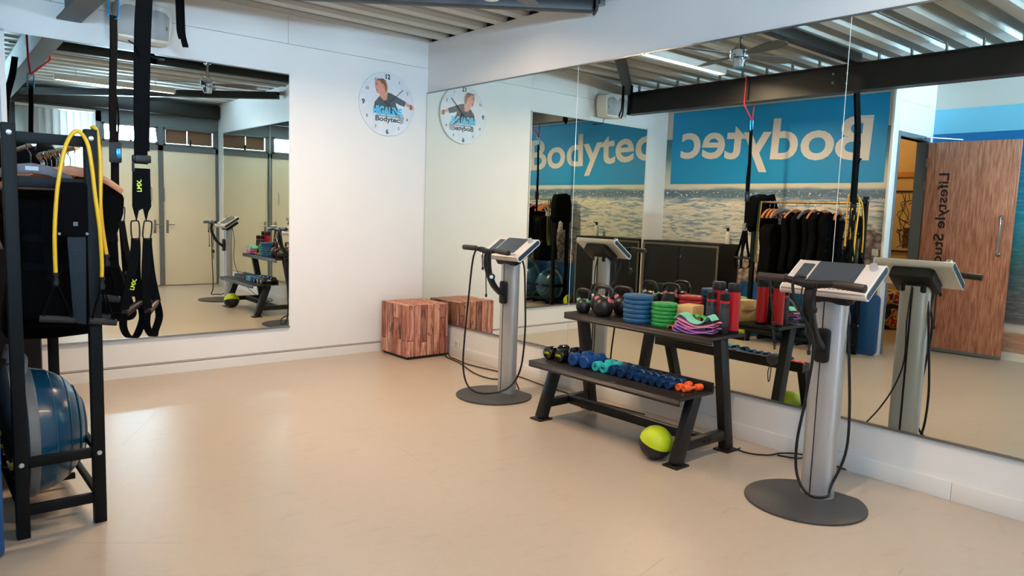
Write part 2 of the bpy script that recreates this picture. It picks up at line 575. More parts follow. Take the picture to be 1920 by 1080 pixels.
for i in range(24):
    o_ = link('deck_rib', dm, cl); o_.location = (0, 0.12 - PITCH_D * i, ZC)
MB().span((-8.0, -7.4, ZC + 0.21), (0.2, 0.6, ZC + 0.27)).build('light_block_board', mat('light_block_dark', (40, 40, 42), 0.8), cl)  # unseen closing plane, added above the deck to block light
MB().span((0.04, -7.3, ZC), (0.1, 0.3, ZC + 0.215)).build('void_shade_strip', mat('void_shade_dark', (24, 24, 25), 0.8), cl)  # dark colour stands in for the shade inside the open deck ends
MB().span((-8.0, -7.3, ZC + 0.12), (-5.42, 0.6, ZC + 0.14)).build('hall_ceiling', white_wall, cl)

# window wall behind the camera (seen in the mirror)
YC = -7.07
wc = sroot('wall_front')
def wcp(name, x0, x1, z0, z1, m, y0=-7.07, y1=-7.19):
    return MB().span((x0, y0, z0), (x1, y1, z1)).build(name, m, wc)
wcp('header', -1.96, 0, 2.76, ZC, grey_frame)
wcp('header', -3.25, -1.96, 2.93, ZC, grey_frame)
wcp('header', -5.3, -3.25, 2.76, ZC, grey_frame)
wcp('transom_rail', -1.95, 0, 2.36, 2.45, grey_frame)
wcp('mullion', -0.05, 0.0, 0, 2.76, grey_frame)
wcp('mullion', -1.01, -0.93, 0, 2.76, grey_frame)
wcp('mullion', -1.96, -1.87, 0, 2.93, grey_frame)
wcp('pier', -3.25, -3.05, 0, 2.93, mat('pier_dark', (52, 52, 54), 0.6))
wcp('sill_wall', -3.05, -1.96, 0, 0.12, grey_frame)
wcp('wall_infill', -5.3, -3.25, 0, 2.42, white_wall)
wcp('closure', -5.3, 0, 0.0, ZC + 0.2, mat('outer_cladding', (90, 94, 96), 0.8), -7.24, -7.30)
def door_c(name, x0, x1, hx):
    d = sroot(name)
    MB().span((x0, -7.085, 0.01), (x1, -7.13, 2.36)).build('door_leaf', cream_panel, d, 0.003)
    MB().span((hx - 0.02, -7.075, 0.93), (hx + 0.02, -7.086, 1.16)).build('lock_plate', alu_trim, d, 0.003)
    MB().tube([(hx, -7.075, 1.08), (hx, -7.03, 1.08), (hx + (0.11 if hx < -0.95 else 0.11), -7.03, 1.08)], 0.009, 8, smooth=False).build('handle', alu_trim, d, smooth=True)
    MB().tube([(hx - 0.05, -7.08, 1.72), (hx - 0.05, -7.04, 1.70), (hx - 0.05, -7.04, 1.50), (hx - 0.05, -7.08, 1.48)], 0.006, 8, smooth=False).build('pull_handle', alu_trim, d, smooth=True)
door_c('door_1', -1.87, -1.01, -1.08)
door_c('door_2', -0.93, -0.05, -0.88)
def win_c(name, x0, x1, z0, z1, pane_m):
    w = sroot(name)
    for a in ((x0, x0 + 0.04, z0, z1), (x1 - 0.04, x1, z0, z1), (x0, x1, z0, z0 + 0.035), (x0, x1, z1 - 0.035, z1)):
        MB().span((a[0], -7.055, a[2]), (a[1], -7.14, a[3])).build('window_frame', grey_frame, w, 0.004)
    MB().span((x0 + 0.03, -7.13, z0 + 0.03), (x1 - 0.03, -7.14, z1 - 0.03)).build('window_pane', pane_m, w)
    MB().span(((x0 + x1) / 2 - 0.015, -7.03, z0 + 0.02), ((x0 + x1) / 2 + 0.015, -7.056, z0 + 0.12)).build('window_latch', black_metal, w, 0.004)
    return w
win_c('window_1', -1.87, -1.01, 2.45, 2.76, glass_lit)
w2 = win_c('window_2', -0.93, -0.05, 2.45, 2.76, glass_lit)
for a, b in ((-0.875, -0.53), (-0.518, -0.10)):
    MB().span((a, -7.112, 2.495), (b, -7.118, 2.73)).build('blind_panel', brown_blind, w2)
# tall windows with vertical blinds
slat_m = mat('blind_fabric', (214, 212, 206), 0.8)
slat_m.node_tree.nodes['Principled BSDF'].inputs['Transmission Weight'].default_value = 0.0
nt = slat_m.node_tree
tr = nt.nodes.new('ShaderNodeBsdfTranslucent'); tr.inputs[0].default_value = (0.72, 0.72, 0.70, 1)
ms = nt.nodes.new('ShaderNodeMixShader'); ms.inputs[0].default_value = 0.45
nt.links.new(nt.nodes['Principled BSDF'].outputs[0], ms.inputs[1]); nt.links.new(tr.outputs[0], ms.inputs[2])
nt.links.new(ms.outputs[0], nt.nodes['Material Output'].inputs[0])
def blind_window(name, x0, x1, z0, lit0, lit1, ang):
    w = sroot(name)
    MB().span((lit0, -7.17, z0), (lit1, -7.18, 2.92)).build('window_pane', glass_lit, w)
    MB().span((x0, -7.07, 2.89), (x1, -7.0, 2.93)).build('blind_rail', white_trim, w)
    sm = MB().box((0, 0, 0), (0.105, 0.002, 2.89 - z0 - 0.02)).mesh('blind_slat'); sm.materials.append(slat_m)
    n = int((x1 - x0) / 0.098)
    for i in range(n):
        s_ = link('blind_slat', sm, w)
        s_.location = (x0 + (i + 0.5) * (x1 - x0) / n, -7.035, (z0 + 2.89) / 2)
        s_.rotation_euler = (0, 0, ang)
blind_window('window_3', -3.05, -1.96, 0.12, -2.45, -1.97, math.radians(22))
win_c('window_4', -4.27, -3.25, 2.42, 2.76, glass_sky)
win_c('window_5', -5.30, -4.27, 2.42, 2.76, glass_sky)

# ground-reflected daylight entering through the transom windows, heading up to the deck
for wx, wn in ((-1.44, 'window_1'), (-3.76, 'window_4'), (-4.78, 'window_5')):
    ld = bpy.data.lights.new('transom_daylight', 'AREA')
    ld.shape = 'RECTANGLE'; ld.size = 0.78; ld.size_y = 0.24; ld.energy = BOUNCE_W * (1.3 if wx > -2 else 2.0); ld.color = (0.50, 0.76, 1.0); ld.spread = math.radians(120)
    lo = bpy.data.objects.new('transom_daylight', ld); COL.objects.link(lo)
    lo.location = (wx, -7.04, 2.605)
    dirv = Vector((0, math.cos(math.radians(32)), math.sin(math.radians(32))))
    lo.rotation_euler = dirv.to_track_quat('-Z', 'Y').to_euler()

# ------------------------------------------------------------------ mirrors
seam_m = mat('polished_edge', (235, 240, 238), 0.15, 0.2)
def mirror_b(y0, y1, label):
    t = thing('wall_mirror', label, 'mirror', (0, 0, 0))
    MB().span((-0.011, y0 - 0.0015, 0.325), (-0.004, y1 + 0.0015, 2.712)).build('mirror_glass', mirror_m, t)
    MB().span((-0.004, y0 - 0.001, 0.325), (-0.001, y1 + 0.001, 2.712)).build('mirror_back', silver_edge, t)
    MB().span((-0.0125, y1 - 0.0015, 0.325), (-0.0045, y1 + 0.0015, 2.712)).build('edge_joint', seam_m, t)
    MB().span((-0.018, y0, 0.311), (-0.001, y1, 0.3245)).build('bottom_channel', alu_trim, t)
    MB().span((-0.016, y0, 2.7125), (-0.001, y1, 2.724)).build('top_channel', alu_trim, t)
mirror_b(-0.012, -2.253, 'large frameless wall mirror panel right of the corner, nearest the clock')
mirror_b(-2.253, -4.508, 'middle frameless wall mirror panel behind the dumbbell rack')
mirror_b(-4.508, -6.76, 'frameless wall mirror panel behind the nearer console, cut off at the right edge')
t = thing('wall_mirror', 'framed wall mirror on the clock wall behind the clothes rack', 'mirror', (0, 0, 0), AL)
MB().span((-3.70, -0.012, 0.342), (-1.525, -0.004, 2.70)).build('mirror_glass', mirror_m, t)
for a in ((-3.735, -3.70, 0.325, 2.725), (-1.525, -1.517, 0.325, 2.712)):
    MB().span((a[0], -0.016, a[2]), (a[1], -0.001, a[3])).build('mirror_frame', white_trim, t)
MB().span((-3.735, -0.016, 2.70), (-1.517, -0.001, 2.716)).build('mirror_frame', white_trim, t)
MB().span((-3.735, -0.022, 0.327), (-1.517, -0.001, 0.342)).build('bottom_channel', alu_trim, t)

# ------------------------------------------------------------------ steel beams
def ibeam(mb, p0, p1, w, h, tf, tw):
    d = Vector((0, 0, 1))
    for q in (h / 2 - tf / 2, -h / 2 + tf / 2):
        mb.bar(Vector(p0) + d * q, Vector(p1) + d * q, w, tf)
    mb.bar(p0, p1, tw, h - 2 * tf)
    return mb
t = thing('steel_beam', 'heavy dark steel beam overhead carrying the suspension straps', 'beam', (-3.283, 0.03, 2.99))
ibeam(MB(), (0, 0, 0), (0, -7.1, 0), 0.165, 0.28, 0.014, 0.05).build('beam_section', dark_steel, t)
for i in range(22):
    MB().box((0, -0.17 - PITCH_D * i, 0.175), (0.04, 0.012, 0.11)).build('deck_fixing', alu_trim, t)
for dy, dz in ((-2.83, 0.06), (-2.83, -0.03), (-2.98, -0.05), (-2.98, 0.05)):
    MB().cyl((0.025, dy, dz), (0.05, dy, dz), 0.014, seg=6).build('bolt', alu_trim, t)
t = thing('steel_brace', 'diagonal dark steel ceiling brace ending at the mirror wall above the first mirror', 'beam', (-0.10, -2.47, 3.14))
MB().bar((0, 0, 0), (-3.04, 2.395, 0), 0.10, 0.10).build('brace_section', dark_steel, t, 0.004)
MB().box((0.02, -0.02, 0), (0.02, 0.16, 0.12), Matrix.Rotation(math.radians(-38), 4, 'Z')).build('end_plate', dark_steel, t)
MB().box((0.05, 0.0, 0.03), (0.06, 0.12, 0.05)).build('wall_bracket', alu_trim, t)
t = thing('steel_brace', 'diagonal dark steel ceiling brace seen only in the mirrors, near the window wall', 'beam', (-0.07, -4.02, 3.09))
MB().bar((0, 0, 0), (-2.92, -2.82, 0), 0.10, 0.10).build('brace_section', dark_steel, t, 0.004)
MB().box((0.03, 0.0, 0.03), (0.06, 0.12, 0.05)).build('wall_bracket', alu_trim, t)
t = thing('cross_beam', 'dark steel cross beam bolted to the heavy beam, above the ceiling fan', 'beam', (-0.02, -3.05, 3.175))
MB().bar((0, 0, 0), (-3.24, 0.02, 0), 0.10, 0.10).build('beam_section', dark_steel, t, 0.004)
t = thing('steel_lintel', 'dark steel beam along the top of the window wall', 'beam', (0, -6.98, 3.08))
MB().bar((-0.02, 0, 0), (-5.28, 0, 0), 0.14, 0.22).build('beam_section', dark_steel, t, 0.004)

# ------------------------------------------------------------------ ceiling lights and fan
def tube_light(loc, label, dm_=None, L=1.52):
    t = thing('tube_light', label, 'light', loc, 0, 'ceiling tube lights')
    MB().box((0, 0, 0.03), (L, 0.075, 0.045)).build('housing', white_trim, t, 0.006)
    for sy in (-1, 1):
        MB().box((0, sy * 0.0355, -0.008), (L - 0.04, 0.004, 0.036)).build('side_lip', white_trim, t)
    MB().box((0, 0, -0.006), (L - 0.05, 0.064, 0.012)).build('diffuser', dm_ or tube_lit, t)
    for sx in (-1, 1):
        MB().box((sx * (L / 2 - 0.012), 0, -0.006), (0.024, 0.075, 0.040)).build('end_cap', white_trim, t, 0.004)
        MB().tube([(sx * 0.5, 0, 0.05), (sx * 0.5, 0, 0.13)], 0.004, 6, smooth=False).build('hanger_wire', alu_trim, t)
    return t
tube_light((-2.02, -1.77, 3.125), 'warm tube light under the deck, in front of the clock wall')
tube_light((-2.02, -4.95, 3.09), 'warm tube light under the deck, nearer the window wall', tube_lit_dim)

t = thing('ceiling_fan', 'brushed metal ceiling fan with four grey blades', 'fan', (-1.417, -2.85, 2.93))
MB().lathe([(0.0, -0.09), (0.05, -0.09), (0.055, -0.03), (0.04, -0.025), (0.04, -0.015), (0.085, -0.01), (0.09, 0.05), (0.05, 0.08), (0.03, 0.10), (0.016, 0.11), (0.016, 0.24), (0.05, 0.26), (0.055, 0.31), (0, 0.31)], 24).build('motor', chrome, t, smooth=True)
blade = mat('fan_blade_grey', (92, 90, 88), 0.45)
for i in range(4):
    R = Matrix.Rotation(math.radians(20 + 90 * i), 4, 'Z') @ Matrix.Rotation(math.radians(9), 4, 'X')
    MB().prism([(0.08, -0.025), (0.2, -0.06), (0.42, -0.085), (0.55, -0.06), (0.58, 0), (0.55, 0.055), (0.42, 0.075), (0.2, 0.05), (0.08, 0.025)], 0.015, 0.022, 'XY', R).build('blade', blade, t)
MB().tube([(-3.2, -3.85, 3.215), (-0.02, -3.85, 3.215)], 0.012, 8, smooth=False).build('conduit', alu_trim)
tag(bpy.data.objects['conduit'], 'thin grey conduit pipe running under the ceiling deck', 'pipe')
# ------------------------------------------------------------------ banner and door lettering
t = thing('wall_banner', 'large blue banner with pale Bodytec lettering on the sea mural wall', 'banner', (-4.17, -1.53, 1.97))
banner_blue = mat('banner_blue', (0, 146, 204), 0.5)
banner_white = mat('banner_letters', (226, 216, 206), 0.5)
MB().span((0.0005, -1.48, 0), (0.006, 1.48, 1.0)).build('banner_sheet', banner_blue, t)
ang = math.radians(2.4)
text_mb('Bodytec', (0.0065, -1.30, 0.262), (0, math.cos(ang), math.sin(ang)), (0, -math.sin(ang), math.cos(ang)), height=0.51, width=2.63, bold=0.018, depth=0.003).build('lettering', banner_white, t, label='pale Bodytec lettering')

# ------------------------------------------------------------------ clock
t = thing('wall_clock', 'round white wall clock with a printed sportswoman and HIGALINE Bodytec lettering', 'clock', (-0.492, 0.006, 2.548), AL)
CR = 0.318
face_m = mat('clock_face', (226, 226, 226), 0.25, var=0.04, vscale=6)
ink = mat('clock_ink', (22, 22, 24), 0.4)
MB().lathe([(0, -0.022), (CR - 0.004, -0.022), (CR, -0.018), (CR, 0.0), (0, 0.0)], 64, axis='Y').build('clock_body', face_m, t, smooth=True)
def cp(px, py):
    return ((px - 500) / 432.0 * CR, (540 - py) / 500.0 * CR)
def print_poly(pts, y, m, name):
    MB().prism([cp(*p) for p in pts], -y, -0.0218).build(name, m, fig)
fig = MB().prism(circ(0, 0, CR * 0.985, 64), -0.0224, -0.0218).build('printed_face', mat('face_print', (214, 216, 220), 0.25, var=0.06, vscale=9), t)
skin = mat('print_skin', (214, 146, 124), 0.3, var=0.08, vscale=20)
hairm = mat('print_hair', (128, 84, 60), 0.3, var=0.3, vscale=60)
shirt = mat('print_shirt', (34, 36, 40), 0.3, var=0.25, vscale=20)
greyp = mat('print_grey', (150, 150, 154), 0.3, var=0.1, vscale=20)
print_poly([(310, 690), (740, 670), (768, 735), (752, 820), (700, 835), (690, 745), (330, 742)], 0.0227, greyp, 'printed_trousers')
print_poly([(300, 215), (302, 290), (312, 325), (318, 345), (330, 385), (372, 388), (380, 440), (440, 505), (495, 475), (485, 370), (462, 330), (465, 250), (430, 195), (360, 180), (318, 190)], 0.0229, skin, 'printed_face_and_neck')
print_poly([(786, 465), (860, 503), (918, 520), (922, 585), (890, 590), (860, 560), (785, 525)], 0.0229, skin, 'printed_arm')
print_poly([(374, 428), (300, 528), (293, 572), (300, 690), (640, 690), (700, 640), (640, 560), (625, 500), (680, 525), (770, 548), (792, 465), (640, 402), (560, 366), (495, 356), (490, 470), (445, 495)], 0.0231, shirt, 'printed_shirt')
print_poly([(318, 190), (350, 162), (430, 150), (468, 178), (497, 240), (495, 300), (482, 362), (458, 335), (452, 270), (428, 232), (405, 235), (388, 200), (360, 188)], 0.0233, hairm, 'printed_hair')
cy = mat('print_cyan', (28, 176, 222), 0.35); cyl_ = mat('print_cyan_edge', (176, 226, 240), 0.35)
x0, z0 = cp(276, 702)
text_mb('HIGALINE', (x0 - 0.004, -0.0234, z0 - 0.004), (1, 0, 0), (0, 0, 1), height=0.080, width=0.342, bold=0.05, depth=0.0002).build('lettering_edge', cyl_, t)
text_mb('HIGALINE', (x0, -0.0236, z0), (1, 0, 0), (0, 0, 1), height=0.072, width=0.334, bold=0.03, depth=0.0002).build('lettering', cy, t, label='cyan HIGALINE lettering')
x0, z0 = cp(312, 812)
text_mb('Bodytec', (x0, -0.0236, z0), (1, 0, 0), (0, 0, 1), height=0.050, width=0.282, bold=0.03, depth=0.0002).build('lettering', ink, t, label='black Bodytec lettering')
for i in range(1, 13):
    a = math.radians(90 - 30 * i)
    big = i % 3 == 0
    h = 0.046 if big else 0.029
    rad = CR * (0.86 if big else 0.84)
    text_mb(str(i), (rad * math.cos(a), -0.0236, rad * math.sin(a) - h / 2), (1, 0, 0), (0, 0, 1), height=h, bold=0.045 if big else 0.02, depth=0.0002, center=True).build('numeral', ink, t)
def hand(name, a, b, w):
    (xa, za), (xb, zb) = cp(*a), cp(*b)
    MB().bar((xa, -0.030, za), (xb, -0.030, zb), w, 0.003, (0, 1, 0)).build(name, ink, t)
eye = mat('print_eye', (70, 44, 40), 0.4)
for pts in ([(312, 252), (336, 248), (336, 258), (314, 262)], [(308, 232), (342, 226), (342, 232), (310, 240)], [(318, 338), (344, 334), (344, 342), (320, 346)], [(422, 262), (440, 258), (436, 296), (424, 292)]):
    print_poly(pts, 0.0236, eye if pts[0][0] < 400 else mat('print_ear', (190, 118, 98), 0.3), 'printed_feature')
print_poly([(455, 180), (490, 215), (500, 290), (486, 368), (474, 362), (482, 290), (470, 225)], 0.0235, mat('print_hair_light', (186, 140, 100), 0.3), 'printed_ponytail')
hand('minute_hand', (455, 603), (738, 287), 0.006)
hand('hour_hand', (445, 488), (700, 735), 0.006)
hand('second_hand', (538, 540), (562, 672), 0.002)
x0, z0 = cp(538, 542)
MB().cyl((x0, -0.034, z0), (x0, -0.022, z0), 0.007).build('hand_hub', ink, t)

# ------------------------------------------------------------------ loudspeaker on the clock wall
t = thing('wall_loudspeaker', 'white wall loudspeaker with grey grille high above the wall mirror', 'loudspeaker', (-2.80, 0.034, 2.90), AL)
sp_w = mat('speaker_white', (226, 222, 212), 0.45)
sp_g = mat('speaker_grille', (168, 168, 166), 0.7, bump=0.2, bscale=500)
body = [(-0.19, -0.14), (-0.19, 0.14), (-0.02, 0.15), (0.15, 0.142), (0.195, 0.12), (0.21, 0.06), (0.208, -0.02), (0.18, -0.145), (0.0, -0.15)]
MB().prism(body, -0.225, -0.05).build('cabinet', sp_w, t, 0.012, 3)
for cx, hw, z1 in ((-0.098, 0.085, 0.085), (0.095, 0.095, 0.075)):
    pts = [(cx - hw, -0.125), (cx + hw - (0.012 if cx > 0 else 0), -0.125), (cx + hw, z1 - 0.03)] + [(cx + hw * math.cos(w), z1 - 0.03 + 0.055 * math.sin(w)) for w in [PI * q / 10 for q in range(1, 10)]] + [(cx - hw, z1 - 0.03)]
    MB().prism(pts, -0.232, -0.22).build('grille', sp_g, t, 0.003)
MB().box((0.165, -0.233, -0.03), (0.012, 0.003, 0.03)).build('maker_plate', mat('plate_gold', (150, 120, 60), 0.4, 0.5), t)
MB().box((0.0, -0.03, 0.0), (0.12, 0.06, 0.16)).build('wall_bracket', sp_w, t, 0.008)
MB().tube([(0.0, -0.03, -0.10), (0.03, -0.02, -0.20), (0.10, -0.02, -0.225), (0.16, -0.025, -0.235)], 0.004, 6).build('cable', black_rubber, t)
MB().box((0.175, -0.025, -0.237), (0.045, 0.012, 0.012)).build('cable_plug', black_rubber, t)

# loose strap ends hung over the brace
def strap_end(loc, ln, label):
    t = thing('hanging_strap', label, 'strap', loc, 0, 'short straps hung over the ceiling brace')
    MB().ribbon([(0.0, 0.0, 0), (0.002, -0.006, -ln * 0.5), (0.006, -0.004, -ln + 0.06), (0.022, 0.006, -ln + 0.004), (0.034, 0.022, -ln + 0.012), (0.026, 0.028, -ln + 0.05), (0.012, 0.014, -ln + 0.10), (0.008, 0.012, -ln * 0.5), (0.004, 0.012, 0)], (1, -0.35, 0), 0.036, 0.004).build('webbing', strap_cloth, t)
strap_end((-2.60, -0.47, 3.10), 0.40, 'short black strap loop hung over the brace, in front of the loudspeaker')
strap_end((-2.655, -0.56, 3.10), 0.36, 'second short black strap hung over the brace, best seen in the mirror')

# ------------------------------------------------------------------ plank-covered cube stool
t = thing('cube_stool', 'cube stool covered in rough reddish planks, in the corner', 'stool', (-0.31, -0.318, 0))
plank_m = mat('weathered_plank', (168, 110, 84), 0.6)
g = N(plank_m); o = g.obj()
oi = g.new('ShaderNodeObjectInfo')
cmb = g.new('ShaderNodeCombineXYZ'); g.link(g.math('MULTIPLY', oi.outputs['Random'], 9.0), cmb.inputs[2]); g.link(g.math('MULTIPLY', oi.outputs['Random'], 5.0), cmb.inputs[0])
va = g.new('ShaderNodeVectorMath', operation='ADD'); g.link(o, va.inputs[0]); g.link(cmb.outputs[0], va.inputs[1])
ng = g.noise(va.outputs[0], 9, 8, 1.2, (3.0, 3.0, 0.35))
c1 = g.ramp(ng, [(0.30, (92, 56, 46)), (0.40, (174, 122, 104)), (0.52, (208, 162, 142)), (0.68, (234, 206, 192))])
tint = g.ramp(oi.outputs['Random'], [(0.0, (178, 150, 150)), (0.25, (255, 236, 222)), (0.5, (190, 146, 128)), (0.75, (255, 228, 222)), (1.0, (206, 176, 168))])
mx = g.new('ShaderNodeMix', data_type='RGBA', blend_type='MULTIPLY'); mx.inputs[0].default_value = 1.0
g.link(c1, mx.inputs[6]); g.link(tint, mx.inputs[7])
kn = g.noise(va.outputs[0], 13, 3, 0, (1, 1, 0.6))
c2 = g.mix(g.math('MULTIPLY', g.math('GREATER_THAN', kn, 0.68), 0.6), mx.outputs[2], (60, 32, 26))
g.link(c2, g.b.inputs['Base Color']); g.bump(ng, 0.4, 0.004)
S2, HZ = 0.248, 0.545
MB().span((-S2 + 0.004, -S2 + 0.004, 0.025), (S2 - 0.004, S2 - 0.004, HZ - 0.006)).build('core', mat('plank_gap', (40, 24, 20), 0.8), t)
MB().span((-S2 + 0.02, -S2 + 0.02, 0), (S2 - 0.02, S2 - 0.02, 0.028)).build('plinth', black_metal, t)
def plank(a, b):
    d = [b[i] - a[i] for i in range(3)]
    k = min(range(3), key=lambda i: abs(d[i]))          # thin axis stays; the long edges leave a dark joint
    a = [a[i] if i == k else a[i] + 0.0016 for i in range(3)]; b = [b[i] if i == k else b[i] - 0.0016 for i in range(3)]
    MB().span(a, b).build('plank', plank_m, t, 0.003, 1)
cols = [(-0.248, -0.166), (-0.164, -0.088), (-0.086, -0.012), (-0.010, 0.068), (0.070, 0.142), (0.144, 0.212), (0.214, 0.248)]
for face in range(4):
    for i, (a, b) in enumerate(cols):
        zz = [0.027] + ([[0.19], [], [0.17], [], [], [0.40], [0.2]][(i + face * 2) % 7]) + [HZ - 0.004]
        for k in range(len(zz) - 1):
            za, zb = zz[k] + 0.001, zz[k + 1] - 0.001
            w = random.uniform(0, 0.0015)
            if face == 0: plank((a, -S2 - w, za), (b, -S2 + 0.006, zb))
            if face == 1: plank((-S2 - w, -b, za), (-S2 + 0.006, -a, zb))
            if face == 2: plank((a, S2 - 0.006, za), (b, S2 + w, zb))
            if face == 3: plank((S2 - 0.006, a, za), (S2 + w, b, zb))
for i, (a, b) in enumerate(cols):
    plank((a, -S2, HZ - 0.006), (b, S2, HZ))
nm_ = mat('nail_dark', (40, 26, 24), 0.6)
nail = MB().cyl((0, 0.002, 0), (0, -0.002, 0), 0.0035, seg=8).mesh('nail'); nail.materials.append(nm_)
for i, (a, b) in enumerate(cols[:6]):
    for zz in (0.515, 0.235, 0.06):
        for q in (0.3, 0.7):
            if random.random() < 0.75:
                n_ = link('nail', nail, t); n_.location = (a + (b - a) * q, -S2 - 0.001, zz + random.uniform(-0.01, 0.01))

# ------------------------------------------------------------------ training consoles
def console(loc, label, cab_a, cab_b, button=True):
    t = thing('training_console', label, 'console', loc, 0, 'training consoles on pedestals')
    pts = [(0.31 * math.cos(w), 0.31 * math.sin(w)) for w in [math.radians(33) + (2 * PI - math.radians(66)) * i / 56 for i in range(57)]]
    MB().prism(pts, 0.0, 0.012, 'XY').build('base_plate', base_grey, t, 0.003)
    # column: flattened extrusion with a groove
    cx = 0.135
    oval = [(cx + 0.055 * math.copysign(abs(math.cos(w)) ** 0.8, math.cos(w)), 0.090 * math.copysign(abs(math.sin(w)) ** 0.9, math.sin(w))) for w in [2 * PI * i / 40 for i in range(40)]]
    c_ = MB().prism(oval, 0.012, 1.12, 'XY').build('column', alu, t, smooth=True)
    MB().span((cx - 0.0565, 0.012, 0.014), (cx - 0.050, 0.017, 1.11)).build('column_groove', black_rubber, c_)
    MB().span((cx + 0.050, -0.006, 0.014), (cx + 0.0565, 0.006, 1.11)).build('column_groove', black_rubber, c_)
    # monitor slab: tilted, local frame (s along the slope, y across, n normal)
    A = Vector((0.0, 0, 1.145)); B = Vector((0.215, 0, 1.292))
    sd = (B - A).normalized(); nn = Vector((-sd.z, 0, sd.x)); L = (B - A).length
    Fm = Matrix(((sd.x, 0, nn.x, A.x), (0, 1, 0, 0), (sd.z, 0, nn.z, A.z), (0, 0, 0, 1)))
    slot = rrect(-0.005, L + 0.005, -0.048, 0.0, 0.022, 6)
    m_ = MB().prism(slot, -0.228, 0.228, 'XZ', Fm).build('monitor_body', silver_plastic, t, 0.002)
    slot2 = rrect(0.003, L - 0.003, -0.041, -0.007, 0.016, 6)
    for s_ in (-1, 1):
        MB().prism(rrect(-0.006, L + 0.006, -0.049, 0.001, 0.0225, 6), s_ * 0.228, s_ * 0.233, 'XZ', Fm).build('end_rim', mat('rim_white', (226, 228, 230), 0.35), m_)
        MB().prism(slot2, s_ * 0.2325, s_ * 0.2345, 'XZ', Fm).build('end_cap', navy_cap, m_)
    MB().prism(rrect(0.055, L - 0.012, -0.135, 0.115, 0.012), 0.0, 0.0022, 'XY', Fm).build('screen', screen_m, m_, label='dark touch screen')
    MB().prism(rrect(0.075, L - 0.04, 0.128, 0.195, 0.008), 0.0, 0.0022, 'XY', Fm).build('card_reader', screen_m, m_)
    MB().cyl((L - 0.045, -0.187, 0.0), (L - 0.045, -0.187, 0.028), 0.021, 0.019, 24, Fm).build('main_dial', mat('dial_silver', (196, 200, 206), 0.2, 0.6), m_, smooth=True)
    for i in range(8):
        MB().cyl((0.026, -0.012 - 0.024 * i, 0.0), (0.026, -0.012 - 0.024 * i, 0.013), 0.0085, 0.008, 14, Fm).build('small_dial', mat('dial_silver', (196, 200, 206), 0.2, 0.6), m_, smooth=True)
    MB().prism(rrect(-0.002, 0.05, -0.225, 0.225, 0.006), -0.001, 0.0005, 'XY', Fm).build('dial_strip', mat('strip_grey', (198, 192, 186), 0.35, 0.2), m_)
    MB().prism(rrect(0.03, L - 0.02, -0.13, 0.13, 0.03), -0.115, -0.046, 'XY', Fm).build('connector_box', black_rubber, t, 0.008)
    MB().span((cx - 0.05, -0.075, 1.08), (cx + 0.05, 0.075, 1.135)).build('column_collar', black_rubber, t, 0.008)
    # handle: curved arm, mounting pad, gull bar with grips
    arm = [(-0.10, 0.0, 1.172), (-0.115, 0, 1.10), (-0.09, 0, 1.01), (-0.045, 0, 0.92), (0.015, 0, 0.86), (0.06, 0, 0.83)]
    h_ = MB().ribbon(arm, (0, 1, 0), 0.052, 0.034).build('handle_arm', black_rubber, t, 0.008, 2)
    MB().prism(rrect(-0.036, 0.036, 0.755, 0.94, 0.02), cx - 0.085, cx - 0.05, 'YZ').build('arm_mount', black_rubber, h_, 0.006)
    bar = [(-0.13, 0.275, 1.20), (-0.125, 0.16, 1.203), (-0.118, 0.08, 1.192), (-0.115, 0.0, 1.182), (-0.118, -0.08, 1.190), (-0.125, -0.16, 1.196), (-0.13, -0.275, 1.186)]
    MB().tube(bar, [0.019, 0.017, 0.019, 0.024, 0.019, 0.017, 0.019], 12).build('handle_bar', black_rubber, t, smooth=True)
    brown_grip = mat('grip_brown', (40, 30, 27), 0.5)
    for s_ in (1, -1):
        MB().tube([(-0.123, s_ * 0.13, 1.201 if s_ > 0 else 1.195), (-0.131, s_ * 0.285, 1.201 if s_ > 0 else 1.187)], 0.0215, 12, smooth=False).build('grip', brown_grip, t, 0.002)
    MB().tube(cab_a, 0.0075, 8).build('hanging_cable', black_rubber, t, smooth=True)
    # small cords and clips hung on the handle
    for y_, l_, dx in ((0.03, 0.13, -0.13), (-0.05, 0.12, -0.14), (-0.03, 0.34, -0.135)):
        MB().tube([(dx, y_, 1.19), (dx - 0.004, y_ + 0.004, 1.19 - l_ * 0.5), (dx, y_, 1.19 - l_)], 0.0042, 6).build('cord', black_rubber, t)
        MB().lathe([(0, -0.03), (0.008, -0.026), (0.010, -0.01), (0.006, 0.0), (0, 0.002)], 10, Matrix.Translation((dx, y_, 1.19 - l_))).build('cord_clip', black_rubber, t, smooth=True)
    if not button:
        coil = [(-0.14 + 0.006 * math.cos(i * 1.3), 0.175 - 0.02 * i / 60 + 0.006 * math.sin(i * 1.3), 0.97 - 0.15 * i / 60) for i in range(61)]
        MB().tube([(-0.13, 0.21, 1.19), (-0.14, 0.20, 1.10), (-0.14, 0.18, 1.0), (-0.134, 0.175, 0.97)], 0.005, 6).build('coiled_cord', black_rubber, t, smooth=True)
        MB().tube(coil, 0.003, 5, 2).build('coiled_cord', black_rubber, t, smooth=True)
        MB().lathe([(0, -0.018), (0.028, -0.014), (0.031, 0.0), (0.026, 0.014), (0, 0.02)], 18, Matrix.Translation((-0.14, 0.165, 0.765)) @ Matrix.Rotation(1.2, 4, 'Y')).build('cord_puck', black_rubber, t, smooth=True)
        MB().tube([(-0.14, 0.165, 0.75), (-0.14, 0.185, 0.70), (-0.14, 0.18, 0.645), (-0.14, 0.172, 0.66), (-0.14, 0.168, 0.75)], 0.003, 6).build('cord_loop', black_rubber, t, smooth=True)
